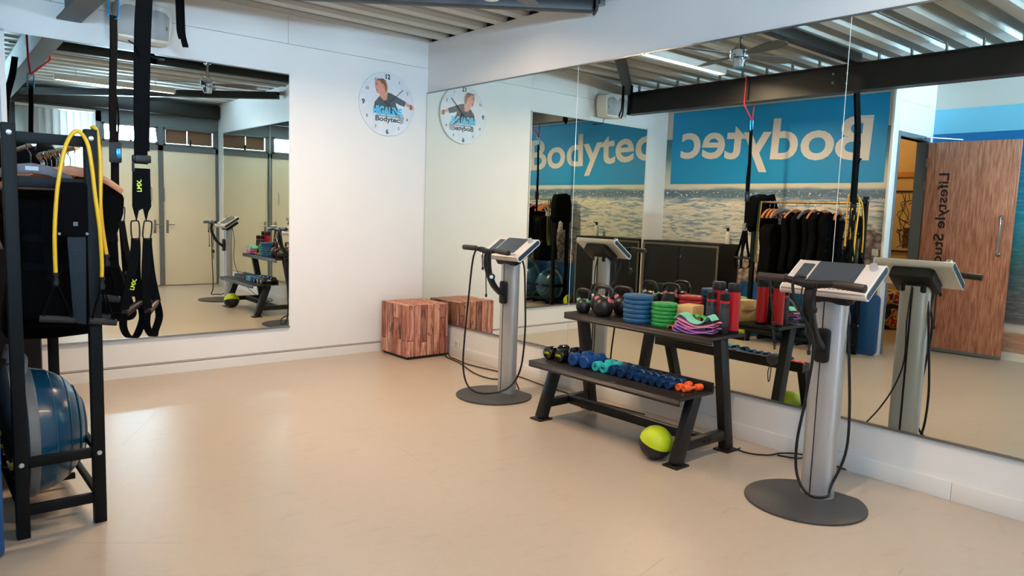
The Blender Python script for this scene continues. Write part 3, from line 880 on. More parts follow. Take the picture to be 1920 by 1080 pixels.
    if button:
        bc = Vector((-0.14, -0.10, 0.99)); bd = Vector((-0.72, -0.69, 0.05))
        MB().cyl(bc, bc + bd * 0.02, 0.028, seg=20).build('stop_button', black_rubber, t, 0.003)
        MB().cyl(bc + bd * 0.0195, bc + bd * 0.0225, 0.014, seg=16).build('button_badge', led_white, t)
        MB().tube([bc + Vector((0, 0, 0.02)), (-0.142, -0.085, 1.08), (-0.135, -0.07, 1.19)], 0.006, 8).build('button_cord', black_rubber, t, smooth=True)
    MB().tube(cab_b, 0.005, 8).build('power_cable', black_rubber, t, smooth=True)
    return t
o1 = Vector((-0.69, -2.11, 0)); o2_ = Vector((-0.70, -4.79, 0))
def rel(ps, o):
    return [tuple(Vector(p) - o) for p in ps]
console(o1, 'slim aluminium training console beside the cube stool, farther from the camera',
    rel([(-0.80, -2.08, 1.205), (-0.83, -2.02, 1.20), (-0.83, -1.96, 1.10), (-0.81, -1.89, 0.78), (-0.80, -1.835, 0.42), (-0.80, -1.83, 0.19), (-0.80, -1.90, 0.055), (-0.80, -2.06, 0.026), (-0.72, -2.22, 0.06), (-0.60, -2.245, 0.12), (-0.55, -2.28, 0.27), (-0.55, -2.31, 0.56), (-0.55, -2.297, 0.81), (-0.55, -2.27, 1.07), (-0.55, -2.20, 1.15)], o1),
    rel([(-0.50, -2.11, 1.12), (-0.47, -2.11, 0.95), (-0.475, -2.11, 0.5), (-0.47, -2.11, 0.15), (-0.42, -2.11, 0.02), (-0.30, -1.95, 0.006), (-0.16, -1.74, 0.006)], o1))
console(o2_, 'slim aluminium training console with chrome dial, nearest the camera at right',
    rel([(-0.80, -4.76, 1.215), (-0.83, -4.71, 1.21), (-0.83, -4.72, 1.10), (-0.80, -4.82, 0.89), (-0.80, -4.805, 0.60), (-0.80, -4.775, 0.34), (-0.80, -4.79, 0.17), (-0.80, -4.86, 0.085), (-0.72, -4.92, 0.075), (-0.60, -4.88, 0.09), (-0.55, -4.92, 0.27), (-0.55, -4.925, 0.48), (-0.55, -4.90, 0.77), (-0.55, -4.876, 1.0), (-0.55, -4.85, 1.14)], o2_),
    rel([(-0.50, -4.79, 1.12), (-0.47, -4.79, 0.9), (-0.478, -4.785, 0.6), (-0.40, -4.70, 0.33), (-0.25, -4.55, 0.10), (-0.10, -4.40, 0.012), (-0.12, -4.30, 0.006)], o2_), button=False)

# cables along the floor
tag(MB().tube([(-0.075, -0.60, 0.03), (-0.11, -0.68, 0.008), (-0.115, -0.76, 0.007), (-0.16, -1.07, 0.007), (-0.11, -1.46, 0.007), (-0.085, -1.74, 0.007), (-0.12, -2.07, 0.007), (-0.14, -2.6, 0.007), (-0.10, -3.2, 0.007)], 0.0055, 8).build('power_cable', black_rubber, smooth=True),
    'thin black cable running along the mirror wall behind the farther console', 'cable')
tag(MB().tube([(-0.085, -0.60, 0.03), (-0.135, -0.64, 0.008), (-0.19, -0.94, 0.007), (-0.345, -1.40, 0.007), (-0.355, -1.64, 0.007), (-0.29, -1.71, 0.007), (-0.22, -1.78, 0.007)], 0.0055, 8).build('power_cable', black_rubber, smooth=True),
    'black cable curving out across the floor between cube stool and farther console', 'cable')
tag(MB().tube([(-0.20, -4.08, 0.007), (-0.245, -4.10, 0.007), (-0.24, -4.19, 0.007), (-0.17, -4.27, 0.007), (-0.06, -4.30, 0.007), (-0.04, -4.45, 0.03), (-0.03, -4.7, 0.01)], 0.005, 8).build('power_cable', black_rubber, smooth=True),
    'black cable on the floor between the dumbbell rack foot and the nearer console', 'cable')
t = thing('wall_socket', 'small white double socket low on the mirror wall behind the cube stool', 'socket', (0, -0.66, 0.10))
MB().span((-0.022, -0.04, 0.0), (-0.014, 0.04, 0.075)).build('socket_plate', white_trim, t, 0.003)
MB().cyl((-0.024, 0, 0.038), (-0.02, 0, 0.038), 0.018).build('socket_well', mat('socket_grey', (190, 190, 188), 0.5), t)

# ------------------------------------------------------------------ dumbbell rack
t = thing('dumbbell_rack', 'black two-tier steel rack holding weights in front of the mirrors', 'rack', (-0.5, -3.43, 0))
shelf_m = mat('shelf_black', (24, 18, 16), 0.42, var=0.2, vscale=14, bump=0.1, bscale=90)
def rk(p): return (p[0] + 0.5, p[1] + 3.43, p[2])
ts = MB(); ts.span(rk((-0.585, -2.78, 0.752)), rk((-0.215, -4.075, 0.77))); ts.span(rk((-0.585, -2.78, 0.722)), rk((-0.573, -4.075, 0.752))); ts.span(rk((-0.227, -2.78, 0.722)), rk((-0.215, -4.075, 0.752)))
ts.build('top_shelf', shelf_m, t, 0.002)
lt = MB(); lt.span(rk((-0.905, -2.76, 0.42)), rk((-0.555, -4.09, 0.435))); lt.span(rk((-0.905, -2.76, 0.39)), rk((-0.893, -4.09, 0.42))); lt.span(rk((-0.567, -2.76, 0.435)), rk((-0.555, -4.09, 0.492)))
lt.build('lower_tray', shelf_m, t, 0.002)
for y in (-2.83, -4.035):
    for (xa, xb, zt) in ((-0.825, -0.675, 0.421), (-0.295, -0.435, 0.753)):
        MB().bar(rk((xa, y, 0.012)), rk((xb, y, zt)), 0.06, 0.08, (1, 0, 0)).build('leg', black_metal, t, 0.004)
        MB().box(rk((xa, y, 0.006)), (0.125, 0.11, 0.012)).build('foot_plate', black_metal, t, 0.002)
    cb = MB().bar(rk((-0.775, y, 0.115)), rk((-0.325, y, 0.115)), 0.05, 0.06).build('cross_bar', black_metal, t, 0.003)
    for xx in (-0.58, -0.52):
        MB().cyl(rk((xx, y - 0.024, 0.115)), rk((xx, y - 0.032, 0.115)), 0.009, seg=6).build('bolt', black_rubber, cb)
    for xx in (-0.80, -0.66):
        MB().cyl(rk((xx, y, 0.436)), rk((xx, y, 0.439)), 0.007, seg=8).build('bolt', alu_trim, t)
MB().bar(rk((-0.55, -2.86, 0.115)), rk((-0.55, -4.01, 0.115)), 0.05, 0.06).build('stretcher', black_metal, t, 0.003)

# ---- dumbbells on the lower tray
dz0 = 0.435
def dumbbell(r_, L, name, m, printm=None, style='round'):
    """axis along x, lying on a surface at local z=0"""
    parts = []
    hl = L * 0.34
    def head(sx):
        a, b = sx * (L / 2 - hl), sx * L / 2
        prof = [(0, a), (r_ * 0.8, a), (r_, a + sx * 0.006), (r_, b - sx * 0.008), (r_ * 0.86, b), (r_ * 0.6, b - sx * 0.002), (0, b - sx * 0.002)]
        return MB().lathe(prof, 20, Matrix.Translation((0, 0, r_)), 'X')
    return head, hl
def make_db(name, label, r_, L, m, loc, rotz=0, grp=None, hm=None, prt=None):
    t = thing(name, label, 'dumbbell', loc, rotz, grp)
    head, hl = dumbbell(r_, L, name, m)
    head(-1).build('weight_head', m, t, smooth=True); head(1).build('weight_head', m, t, smooth=True)
    MB().cyl((-(L / 2 - hl), 0, r_), (L / 2 - hl, 0, r_), max(0.011, r_ * 0.38), seg=12).build('handle', hm or m, t, smooth=True)
    if prt:
        text_mb(prt[0], (-L / 2 - 0.0005, 0, r_ - prt[2] / 2 + 0.004), (0, -1, 0), (0, 0, 1), height=prt[2], width=prt[3], bold=0.02, depth=0.001, center=True).build('lettering', prt[1], t)
    return t
db_black = mat('dumbbell_black', (13, 13, 16), 0.22, coat=0.3)
db_blue = mat('dumbbell_blue', (10, 66, 130), 0.35)
db_turq = mat('dumbbell_turquoise', (40, 176, 176), 0.4)
db_navy = mat('dumbbell_navy', (6, 44, 84), 0.32)
db_or = mat('dumbbell_orange', (236, 96, 40), 0.45)
GRP = 'dumbbells on the lower tray'
make_db('dumbbell', 'black dumbbell with upright yellow lettering at the far end of the tray', 0.047, 0.205, db_black, (-0.675, -2.815, dz0), 0, GRP, chrome, ('LMX.', lime_print, 0.018, 0.055))
make_db('dumbbell', 'black dumbbell with tilted yellow lettering beside the first blue one', 0.047, 0.205, db_black, (-0.675, -2.935, dz0), 0, GRP, chrome, ('LMX.', lime_print, 0.018, 0.055))
make_db('dumbbell', 'large bright blue dumbbell next to the black pair', 0.046, 0.20, db_blue, (-0.68, -3.075, dz0), 0, GRP, None, ('8KG', mat('print_navy', (14, 34, 80), 0.5), 0.014, 0.04))
make_db('dumbbell', 'large bright blue dumbbell next to the turquoise pair', 0.046, 0.20, db_blue, (-0.68, -3.185, dz0), 0, GRP)
make_db('dumbbell', 'turquoise dumbbell next to the large blue pair', 0.034, 0.19, db_turq, (-0.675, -3.285, dz0), 0, GRP, None, ('5', ink, 0.02, 0.014))
make_db('dumbbell', 'turquoise dumbbell next to the navy ones', 0.034, 0.19, db_turq, (-0.675, -3.358, dz0), 0, GRP, None, ('5KG', ink, 0.014, 0.036))
make_db('dumbbell', 'medium navy dumbbell next to the turquoise pair', 0.034, 0.19, db_navy, (-0.67, -3.432, dz0), 0, GRP)
make_db('dumbbell', 'medium navy dumbbell next to the row of small ones', 0.034, 0.19, db_navy, (-0.672, -3.512, dz0), 0, GRP)
ordn = ['first', 'second', 'third', 'fourth', 'fifth', 'sixth']
p0 = None
for i, y in enumerate((-3.585, -3.648, -3.708, -3.768, -3.828, -3.89)):
    lb = f'small navy dumbbell, {ordn[i]} of six counted towards the orange pair'
    if p0 is None:
        p0 = make_db('dumbbell', lb, 0.028, 0.18, db_navy, (-0.672, y, dz0), 0, GRP)
    else:
        dup(p0, (-0.672, y, dz0), lb)
make_db('dumbbell', 'small orange dumbbell lying straight beside the navy row', 0.022, 0.145, db_or, (-0.66, -3.945, dz0), 0.06, GRP)
make_db('dumbbell', 'small orange dumbbell lying askew at the near end of the tray', 0.022, 0.145, db_or, (-0.66, -4.008, dz0), -0.22, GRP)

# ---- kettlebells
def kettlebell(label, loc, r_, H, rot, band=None, m=None):
    t = thing('kettlebell', label, 'kettlebell', loc, rot, 'kettlebells on the top shelf')
    m = m or mat('cast_iron_black', (24, 22, 22), 0.38, var=0.25, vscale=20)
    MB().lathe([(0, 0), (r_ * 0.62, 0), (r_ * 0.8, r_ * 0.16), (r_ * 0.97, r_ * 0.55), (r_, r_ * 0.9), (r_ * 0.93, r_ * 1.3), (r_ * 0.72, r_ * 1.66), (r_ * 0.4, r_ * 1.86), (0, r_ * 1.92)], 26).build('bell', m, t, smooth=True)
    w = r_ * 1.02
    pts = [(0, -w * 0.62, r_ * 1.35), (0, -w * 0.92, r_ * 1.9), (0, -w * 1.0, H - 0.052), (0, -w * 0.82, H - 0.022), (0, -w * 0.4, H - 0.013), (0, 0, H - 0.012), (0, w * 0.4, H - 0.013), (0, w * 0.82, H - 0.022), (0, w * 1.0, H - 0.052), (0, w * 0.92, r_ * 1.9), (0, w * 0.62, r_ * 1.35)]
    MB().tube(pts, r_ * 0.2 if r_ * 0.2 > 0.0125 else 0.0125, 12).build('handle', m, t, smooth=True)
    if band:
        for s_ in (-1, 1):
            MB().tube([(0, s_ * w * 0.70, r_ * 1.52), (0, s_ * w * 0.88, r_ * 1.84)], max(0.0155, r_ * 0.25), 14, smooth=False).build('colour_band', band, t)
    return t
ZS = 0.77
mint = mat('band_mint', (120, 206, 150), 0.5); pink = mat('band_pink', (226, 120, 132), 0.5); yelb = mat('band_white', (220, 214, 196), 0.5)
kettlebell('small kettlebell with mint green bands at the far end of the top shelf', (-0.475, -2.87, ZS), 0.055, 0.185, 0.15, mint)
kettlebell('large kettlebell with pink bands at the front of the top shelf', (-0.475, -3.07, ZS), 0.073, 0.225, 0.1, pink)
kettlebell('kettlebell with pale bands standing behind the small mint one', (-0.31, -2.875, ZS), 0.068, 0.215, 0.1, yelb)
kettlebell('large plain kettlebell standing behind the blue plates, next to the mirror', (-0.295, -3.10, ZS), 0.075, 0.215, 0.05, pink)

# ---- weight plates
def plate(label, loc, R, h, m, grp):
    t = thing('weight_plate', label, 'weight plate', loc, random.uniform(0, 3), grp)
    MB().lathe([(0.014, 0.002), (R * 0.45, 0.002), (R * 0.5, 0.005), (R * 0.7, 0.004), (R * 0.78, 0.0), (R * 0.95, 0.0), (R, h * 0.22), (R, h * 0.74), (R * 0.95, h * 0.95), (R * 0.78, h * 0.95), (R * 0.7, h * 0.8), (R * 0.5, h * 0.78), (R * 0.45, h), (0.014, h), (0.014, 0.002)], 36).build('plate_disc', m, t, smooth=True)
    MB().lathe([(0.0, 0.003), (0.019, 0.003), (0.019, h + 0.0005), (0.0, h + 0.0005)], 18).build('bore_ring', chrome, t, smooth=True)
    return t
pl_blue = mat('plate_blue', (14, 80, 124), 0.5, var=0.12, vscale=30); pl_green = mat('plate_green', (24, 138, 56), 0.5, var=0.12, vscale=30); pl_red = mat('plate_red', (196, 40, 48), 0.5, var=0.12, vscale=30)
def stack(col, cx, cy, R, h, n, m):
    pos = ['bottom', 'second from the bottom', 'third from the bottom', 'third from the top', 'second from the top', 'topmost']
    if n == 4:
        pos = ['bottom', 'second from the bottom', 'second from the top', 'topmost']
    for i in range(n):
        dx, dy = random.uniform(-.003, .003), random.uniform(-.003, .003)
        plate(f'{col} rubber weight plate, {pos[i]} one of the {col} stack', (cx + dx, cy + dy, ZS + i * h), R, h, m, f'{col} weight plates')
stack('blue', -0.465, -3.385, 0.103, 0.032, 6, pl_blue)
stack('green', -0.43, -3.585, 0.087, 0.026, 6, pl_green)
stack('red', -0.325, -3.275, 0.095, 0.033, 4, pl_red)

# ---- blocks, bands and bottles
cork = mat('cork_block', (206, 172, 112), 0.7, var=0.06, vscale=40)
tag(MB(Matrix.Rotation(0.25, 4, 'Z')).box((0, 0, 0.04), (0.15, 0.105, 0.08)).build('cork_block', cork, None, 0.004), 'tan cork block on the top shelf, lower of two', 'block', 'cork blocks')
bpy.data.objects['cork_block'].location = (-0.335, -3.72, ZS)
o_ = tag(MB(Matrix.Rotation(0.1, 4, 'Z')).box((0, 0, 0.036), (0.145, 0.12, 0.072)).build('cork_block', cork, None, 0.004), 'tan cork block on the top shelf, upper of two', 'block', 'cork blocks')
o_.location = (-0.335, -3.725, ZS + 0.08)
def folded_band(name, label, loc, rot, L, w, layers, m, arch=0.0, h0=0.0):
    t = MB()
    pts = []
    for i in range(layers):
        z = 0.006 + i * 0.011
        seq = [(-L / 2, 0), (-L / 4, 0.2), (0, 0.35), (L / 4, 0.2), (L / 2, 0)]
        if i % 2: seq = seq[::-1]
        for (x, q) in seq:
            e = arch * (1 - (2 * x / L) ** 2) + 0.012 * math.sin(5 * x / L + i)
            pts.append((0.0 + 0.002 * i, x, z - e + abs(arch) * (1 if arch > 0 else 0)))
    t.ribbon(pts, (1, 0, 0.1), w, 0.004, 5)
    o = t.build(name, m, None, smooth=True)
    o.location = loc; o.rotation_euler = (0, 0, rot)
    return tag(o, label, 'resistance band', 'fabric resistance bands')
lil = mat('band_lilac', (168, 112, 190), 0.7, bump=0.1, bscale=300); pnk = mat('band_rose', (226, 138, 186), 0.7, bump=0.1, bscale=300); mnt = mat('band_seafoam', (126, 206, 180), 0.7, bump=0.1, bscale=300)
folded_band('resistance_band', 'lilac fabric band folded at the bottom of the pile on the top shelf', (-0.515, -3.905, ZS + 0.0), 0.12, 0.27, 0.085, 3, lil, 0.01)
folded_band('resistance_band', 'pink fabric band folded in the middle of the pile on the top shelf', (-0.51, -3.91, ZS + 0.034), 0.1, 0.26, 0.08, 3, pnk, 0.014)
o_ = MB().ribbon([(0, 0.14, 0.03), (0, 0.11, 0.062), (0, 0.07, 0.055), (0, 0.03, 0.025), (0, -0.02, 0.015), (0, -0.06, 0.03), (0, -0.085, 0.065), (0, -0.105, 0.07), (0, -0.13, 0.045)], (1, 0, 0.1), 0.08, 0.005).build('resistance_band', mnt, None, smooth=True)
o_.location = (-0.50, -3.895, ZS + 0.052); o_.rotation_euler = (0, 0, 0.1)
tag(o_, 'seafoam green fabric band draped in waves on top of the pile', 'resistance band', 'fabric resistance bands')
for nm, lb, c_, lc, wd in (('resistance_band', 'bright green flat band lying beside the cork blocks', (70, 186, 60), (-0.43, -3.86, ZS + 0.085), 0.04), ('resistance_band', 'orange flat band end lying in front of the cork blocks', (232, 92, 40), (-0.50, -3.735, ZS), 0.04)):
    o_ = MB().ribbon([(0, 0.06, 0.004), (0.01, 0.03, 0.022), (0.0, 0.0, 0.008), (-0.01, -0.03, 0.02), (0, -0.055, 0.004)], (1, 0, 0), wd, 0.004).build(nm, mat('band_' + lb.split()[0] + lb.split()[1], c_, 0.55), None, smooth=True)
    o_.location = lc; tag(o_, lb, 'resistance band', 'flat latex bands')
red_m = mat('bottle_red', (186, 16, 34), 0.32, coat=0.2)
def bottle_red(label, loc):
    t = thing('shaker_bottle', label, 'bottle', loc, 0, 'bottles on the top shelf')
    MB().lathe([(0, 0.01), (0.037, 0.01), (0.039, 0.014), (0.039, 0.27), (0, 0.27)], 28).build('bottle_body', red_m, t, smooth=True)
    MB().lathe([(0, 0.268), (0.042, 0.268), (0.043, 0.275), (0.043, 0.315), (0.039, 0.322), (0, 0.322)], 28).build('cap', black_rubber, t, smooth=True)
    MB().lathe([(0, 0.0), (0.038, 0.0), (0.0405, 0.006), (0.0405, 0.018), (0.038, 0.02), (0, 0.02)], 28).build('foot_ring', black_rubber, t, smooth=True)
    return t
def bottle_black(label, loc):
    t = thing('drinks_flask', label, 'bottle', loc, 0, 'bottles on the top shelf')
    dk = mat('flask_black', (22, 22, 26), 0.45); gp = mat('flask_panel', (52, 52, 58), 0.6)
    MB().lathe([(0, 0), (0.031, 0), (0.033, 0.004), (0.033, 0.19), (0.029, 0.20), (0, 0.20)], 24).build('flask_body', dk, t, smooth=True)
    MB().lathe([(0.0332, 0.05), (0.0342, 0.054), (0.0342, 0.165), (0.0332, 0.169)], 24).build('grip_sleeve', gp, t, smooth=True)
    MB().lathe([(0.0, 0.198), (0.0315, 0.198), (0.0315, 0.214), (0, 0.214)], 24).build('red_ring', red_m, t, smooth=True)
    MB().lathe([(0.0, 0.213), (0.031, 0.213), (0.033, 0.22), (0.031, 0.255), (0.022, 0.262), (0, 0.262)], 24).build('cap', black_rubber, t, smooth=True)
    return t
bottle_red('tall red bottle with black cap, left of the two red ones', (-0.28, -3.90, ZS))
bottle_red('tall red bottle with black cap at the near end of the top shelf', (-0.285, -4.02, ZS))
bottle_black('dark grey flask with red ring, left of the two dark flasks', (-0.36, -3.905, ZS))
bottle_black('dark grey flask with red ring, right of the two dark flasks', (-0.375, -4.012, ZS))

# ---- medicine balls
def med_ball(label, loc, R, rot):
    t = thing('medicine_ball', label, 'ball', loc, 0, 'lime and black medicine balls')
    lime = mat('ball_lime', (190, 210, 20), 0.45, bump=0.25, bscale=220); bl = mat('ball_black', (24, 24, 24), 0.5, bump=0.2, bscale=220)
    n = 20
    up = [(R * math.sin(PI / 2 * i / n), R * math.cos(PI / 2 * i / n)) for i in range(n + 1)]
    M = Matrix.Translation((0, 0, R)) @ Matrix.Rotation(rot[0], 4, 'X') @ Matrix.Rotation(rot[1], 4, 'Y')
    MB().lathe([(0.0, R)] + up[1:] + [(R * 0.97, -0.001)], 40, M).build('lime_half', lime, t, smooth=True)
    MB().lathe([(R * 0.97, 0.001)] + [(a, -b) for a, b in reversed(up[:-1])], 40, M).build('black_half', bl, t, smooth=True)
    return t
med_ball('lime green and black medicine ball on the floor under the dumbbell rack', (-0.815, -3.87, 0), 0.104, (0.34, 0.05))
med_ball('lime green ball on the floor at the far end of the clothes rack', (-3.90, -1.50, 0), 0.11, (1.9, 0.3))
# ------------------------------------------------------------------ clothes rack
YN, YF, XL, XR, ZT = -2.91, -1.72, -4.0, -3.70, 1.80
t = thing('clothes_rack', 'tall black steel clothes rack at the left edge', 'rack', (-3.85, -2.3, 0))
blue_black = mat('rack_blue_black', (9, 13, 15), 0.6, var=0.08, spec=0.2)
def q_(p): return (p[0] + 3.85, p[1] + 2.3, p[2])
for y in (YN, YF):
    for x in (XL, XR):
        MB().span(q_((x - 0.025, y - 0.025, 0)), q_((x + 0.025, y + 0.025, ZT))).build('post', blue_black, t, 0.003)
    for z in (1.745, 1.56, 0.335, 0.12):
        if y == YF and z == 1.56: continue
        MB().bar(q_((XL + 0.02, y, z)), q_((XR - 0.02, y, z)), 0.03, 0.045).build('end_bar', blue_black, t, 0.003)
for x in (XL, XR):
    for z in (0.335, 0.12):
        MB().bar(q_((x, YN + 0.02, z)), q_((x, YF - 0.02, z)), 0.025, 0.03).build('side_bar', blue_black, t, 0.002)
for y in (-2.74, -2.36, -2.16, -1.86):
    MB().bar(q_((XL + 0.01, y, 0.055)), q_((XR - 0.01, y, 0.055)), 0.025, 0.03).build('support_bar', blue_black, t, 0.002)
MB().tube([q_((-3.75, YN, 1.72)), q_((-3.75, YF, 1.72))], 0.012, 12, smooth=False).build('hanging_rail', mat('rail_brass', (176, 140, 92), 0.35, 0.6), t, smooth=True)
MB().tube([q_((-3.91, YN, 1.72)), q_((-3.91, YF, 1.72))], 0.010, 12, smooth=False).build('hanging_rail', alu_trim, t, smooth=True)
for x in (XL, XR):
    for z in (1.76, 0.335):
        MB().lathe([(0, 0.0), (0.011, 0.0), (0.010, 0.004), (0.004, 0.006), (0, 0.006)], 16, Matrix.Translation(q_((x, YN - 0.025, z))) @ Matrix.Rotation(PI / 2, 4, 'X')).build('screw_head', mat('screw_pale', (190, 200, 205), 0.3, 0.7), t, smooth=True)

def hanger(label, y, m, yaw=0.0, clothes=None, tagp=False, roll=0.0, x=-3.75):
    """hooked over the rail; shoulders run along x"""
    t = thing('clothes_hanger', label, 'hanger', (x, y, 1.732), yaw, 'hangers on the clothes rack')
    hk = [(0.018, 0, -0.03), (0.021, 0, -0.01), (0.012, 0, 0.003), (-0.004, 0, 0.004), (-0.016, 0, -0.008), (-0.012, 0, -0.03), (0.0, 0, -0.05), (0.0, 0, -0.095)]
    MB().tube(hk, 0.0022, 6).build('hook', chrome, t, smooth=True)
    top = [(-0.215, -0.185), (-0.15, -0.135), (-0.07, -0.098), (0, -0.088), (0.07, -0.098), (0.15, -0.135), (0.215, -0.185)]
    bot = [(0.205, -0.21), (0.14, -0.165), (0.06, -0.14), (0, -0.133), (-0.06, -0.14), (-0.14, -0.165), (-0.205, -0.21)]
    MB().prism(top + bot, -0.011, 0.011).build('shoulder_bar', m, t, 0.005)
    if not clothes:
        MB().tube([(-0.19, 0, -0.19), (-0.18, 0, -0.20), (0.18, 0, -0.20), (0.19, 0, -0.19)], 0.005, 8, smooth=False).build('trouser_bar', m, t, smooth=True)
    if tagp:
        MB().box((0, -0.0125, -0.112), (0.05, 0.002, 0.018)).build('name_tag', mat('tag_white', (186, 190, 196), 0.5), t)
    return t
def vest(label, y, yaw, w=0.23, ln=0.80, thick=0.075, x=-3.75, z=1.732, flare=0.0):
    t = thing('training_vest', label, 'vest', (x, y, z), yaw, 'black training vests on the clothes rack')
    def side(s): return [(s * 0.055, -0.128), (s * 0.10, -0.12), (s * 0.19, -0.172), (s * w, -0.22), (s * (w - 0.005), -0.30), (s * (w - 0.035), -0.40), (s * (w - 0.03), -0.55), (s * (w - 0.005) + flare * 0.5, ln * -0.82), (s * w + flare, -ln + 0.03), (s * (w - 0.02) + flare, -ln)]
    poly = side(1) + [(0.0, -ln - 0.012)] + side(-1)[::-1] + [(-0.03, -0.16), (0.03, -0.16)]
    MB().prism(poly, -thick / 2, thick / 2).build('vest_body', black_cloth, t, 0.018, 3)
    for s in (-1, 1):
        MB().ribbon([(s * 0.09, -thick / 2 - 0.004, -0.2), (s * 0.10, -thick / 2 - 0.006, -0.4), (s * 0.09, -thick / 2 - 0.006, -0.62)], (1, 0, 0), 0.04, 0.006).build('vest_strap', strap_cloth, t)
    for zz in (-0.42, -0.55):
        MB().ribbon([(-w + 0.04, -thick / 2 - 0.006, zz), (0, -thick / 2 - 0.012, zz - 0.01), (w - 0.04, -thick / 2 - 0.006, zz)], (0, 0, 1), 0.035, 0.005).build('belt', strap_cloth, t)
    return t
hanger('grey clothes hanger with a white tag at the near end of the rack', -2.80, wood_grey, 0.12, None, True, x=-3.91)
hanger('reddish wooden hanger just behind the grey tagged one', -2.73, wood_or, -0.25, 'v')
vest('black training vest hanging nearest the camera on the clothes rack', -2.66, 0.06, 0.235, 0.79)
hanger('wooden hanger sticking out past the right side of the rack', -2.57, wood_or, 0.06, None)
vest('black training vest hanging out past the right side of the rack', -2.55, 0.06, 0.25, 0.86, z=1.745, flare=0.06)
hanger('wooden hanger with a red ribbon carrying the third vest', -2.45, wood_or, -0.1, 'v')
vest('black training vest hanging third from the camera', -2.44, -0.06, 0.225, 0.82)
hanger('dark grey hanger between the third and fourth vests', -2.37, wood_grey, 0.05, 'v')
vest('black training vest hanging fourth from the camera', -2.32, 0.05, 0.225, 0.80)
hanger('wooden hanger carrying the farthest single vest', -2.22, wood_or, 0.12, 'v')
vest('black training vest hanging fifth from the camera', -2.21, 0.1, 0.22, 0.84)
hanger('grey wire-thin hanger at the middle of the rail', -2.08, wood_grey, 0.3, None)
for i, (y, lb) in enumerate(((-1.99, 'empty orange wooden hanger, nearest of three side by side'), (-1.94, 'empty orange wooden hanger, middle of three side by side'), (-1.88, 'empty orange wooden hanger, farthest of three side by side'))):
    hanger(lb, y, wood_or, -0.12, None)
vest('bulky black vest hanging below the three empty hangers', -1.95, 0.0, 0.21, 0.84, 0.15, z=1.58)
# jacket thrown over the far end
t = thing('black_jacket', 'black jacket thrown over the far end of the clothes rack', 'jacket', (-3.82, -1.70, 1.36))
MB().prism([(-0.19, 0.0), (-0.18, 0.30), (-0.15, 0.43), (-0.06, 0.465), (0.04, 0.45), (0.11, 0.44), (0.17, 0.42), (0.20, 0.30), (0.20, 0.05), (0.12, -0.03), (0.02, 0.06), (-0.08, -0.02)], -0.06, 0.07).build('jacket_body', black_cloth, t, 0.04, 4)
MB().tube([(-0.12, -0.06, 0.44), (-0.20, -0.08, 0.25), (-0.21, -0.09, 0.0), (-0.19, -0.08, -0.12)], [0.06, 0.055, 0.05, 0.04], 12).build('sleeve', black_cloth, t, smooth=True)
# green and yellow bands hung at the far end
for nm, c_, x, lb in (('loop_band', (24, 70, 50), -3.66, 'dark green loop band hung at the far end of the clothes rack'), ('loop_band', (150, 128, 30), -3.645, 'yellow loop band hung beside the green one at the far end of the rack')):
    o_ = MB().ribbon([(0, 0.0, 0.0), (0.012, 0.012, -0.35), (0.0, 0.02, -0.68), (-0.012, 0.04, -0.70), (-0.012, 0.03, -0.35), (-0.004, 0.006, 0.0)], (0, 1, 0), 0.012, 0.004).build(nm, mat('band_' + lb.split()[0] + 'loop', c_, 0.5), None, smooth=True)
    o_.location = (x, -1.80 if x < -3.65 else -1.83, 1.72); tag(o_, lb, 'resistance band', 'loop bands at the far end')

# black pad and teal panel hung over the near end bar
t = thing('hanging_pad', 'flat black pad with a small emblem hung on the near end of the rack', 'pad', (-3.785, -2.945, 1.33))
MB().prism(rrect(-0.058, 0.062, 0.0, 0.235, 0.012), -0.012, 0.008).build('pad_body', black_cloth, t, 0.004)
MB().box((0.012, -0.0135, 0.055), (0.018, 0.002, 0.018)).build('emblem', mat('emblem_grey', (92, 94, 96), 0.5), t)
for sx in (-0.05, 0.055):
    MB().cyl((sx, -0.016, 0.012), (sx, -0.010, 0.012), 0.006, seg=10).build('rivet', alu_trim, t)
tag(MB().prism([(-0.035, -0.005), (0.038, -0.005), (0.030, -0.40), (-0.02, -0.385)], -0.008, 0.0).build('teal_towel', mat('teal_dark_cloth', (6, 26, 36), 0.8, bump=0.3, bscale=120), None, 0.003), 'dark teal ribbed towel hanging below the black pad', 'towel')
bpy.data.objects['teal_towel'].location = (-3.77, -2.94, 1.335)

# yellow resistance tubes hooked over the near end bar
def res_tube(label, loc, path, ends):
    t = thing('resistance_tube', label, 'resistance tube', loc, 0, 'yellow resistance tubes on the rack')
    L0 = Vector(loc)
    P = [tuple(Vector(p) - L0) for p in path]
    MB().tube(P, 0.0085, 10).build('latex_tube', yellow_rub, t, smooth=True)
    for e, dx in ends:
        e = Vector(e) - L0
        MB().lathe([(0, 0.012), (0.012, 0.010), (0.013, 0.0), (0.008, -0.012), (0.014, -0.03), (0.012, -0.045), (0, -0.05)], 14, Matrix.Translation(e)).build('end_ferrule', black_rubber, t, smooth=True)
        MB().ribbon([e + Vector((0, 0, -0.03)), e + Vector((dx * 0.5, 0, -0.10)), e + Vector((dx, 0, -0.19))], (0, 1, 0), 0.022, 0.004).build('handle_strap', strap_cloth, t)
        MB().ribbon([e + Vector((0, 0, -0.03)), e + Vector((-dx * 0.5, 0, -0.10)), e + Vector((-dx, 0, -0.19))], (0, 1, 0), 0.022, 0.004).build('handle_strap', strap_cloth, t)
        MB().tube([e + Vector((-dx - 0.01, 0, -0.185)), e + Vector((dx + 0.01, 0, -0.20))], 0.015, 12, smooth=False).build('foam_grip', mat('foam_dark', (30, 29, 29), 0.7), t, smooth=True)
    return t
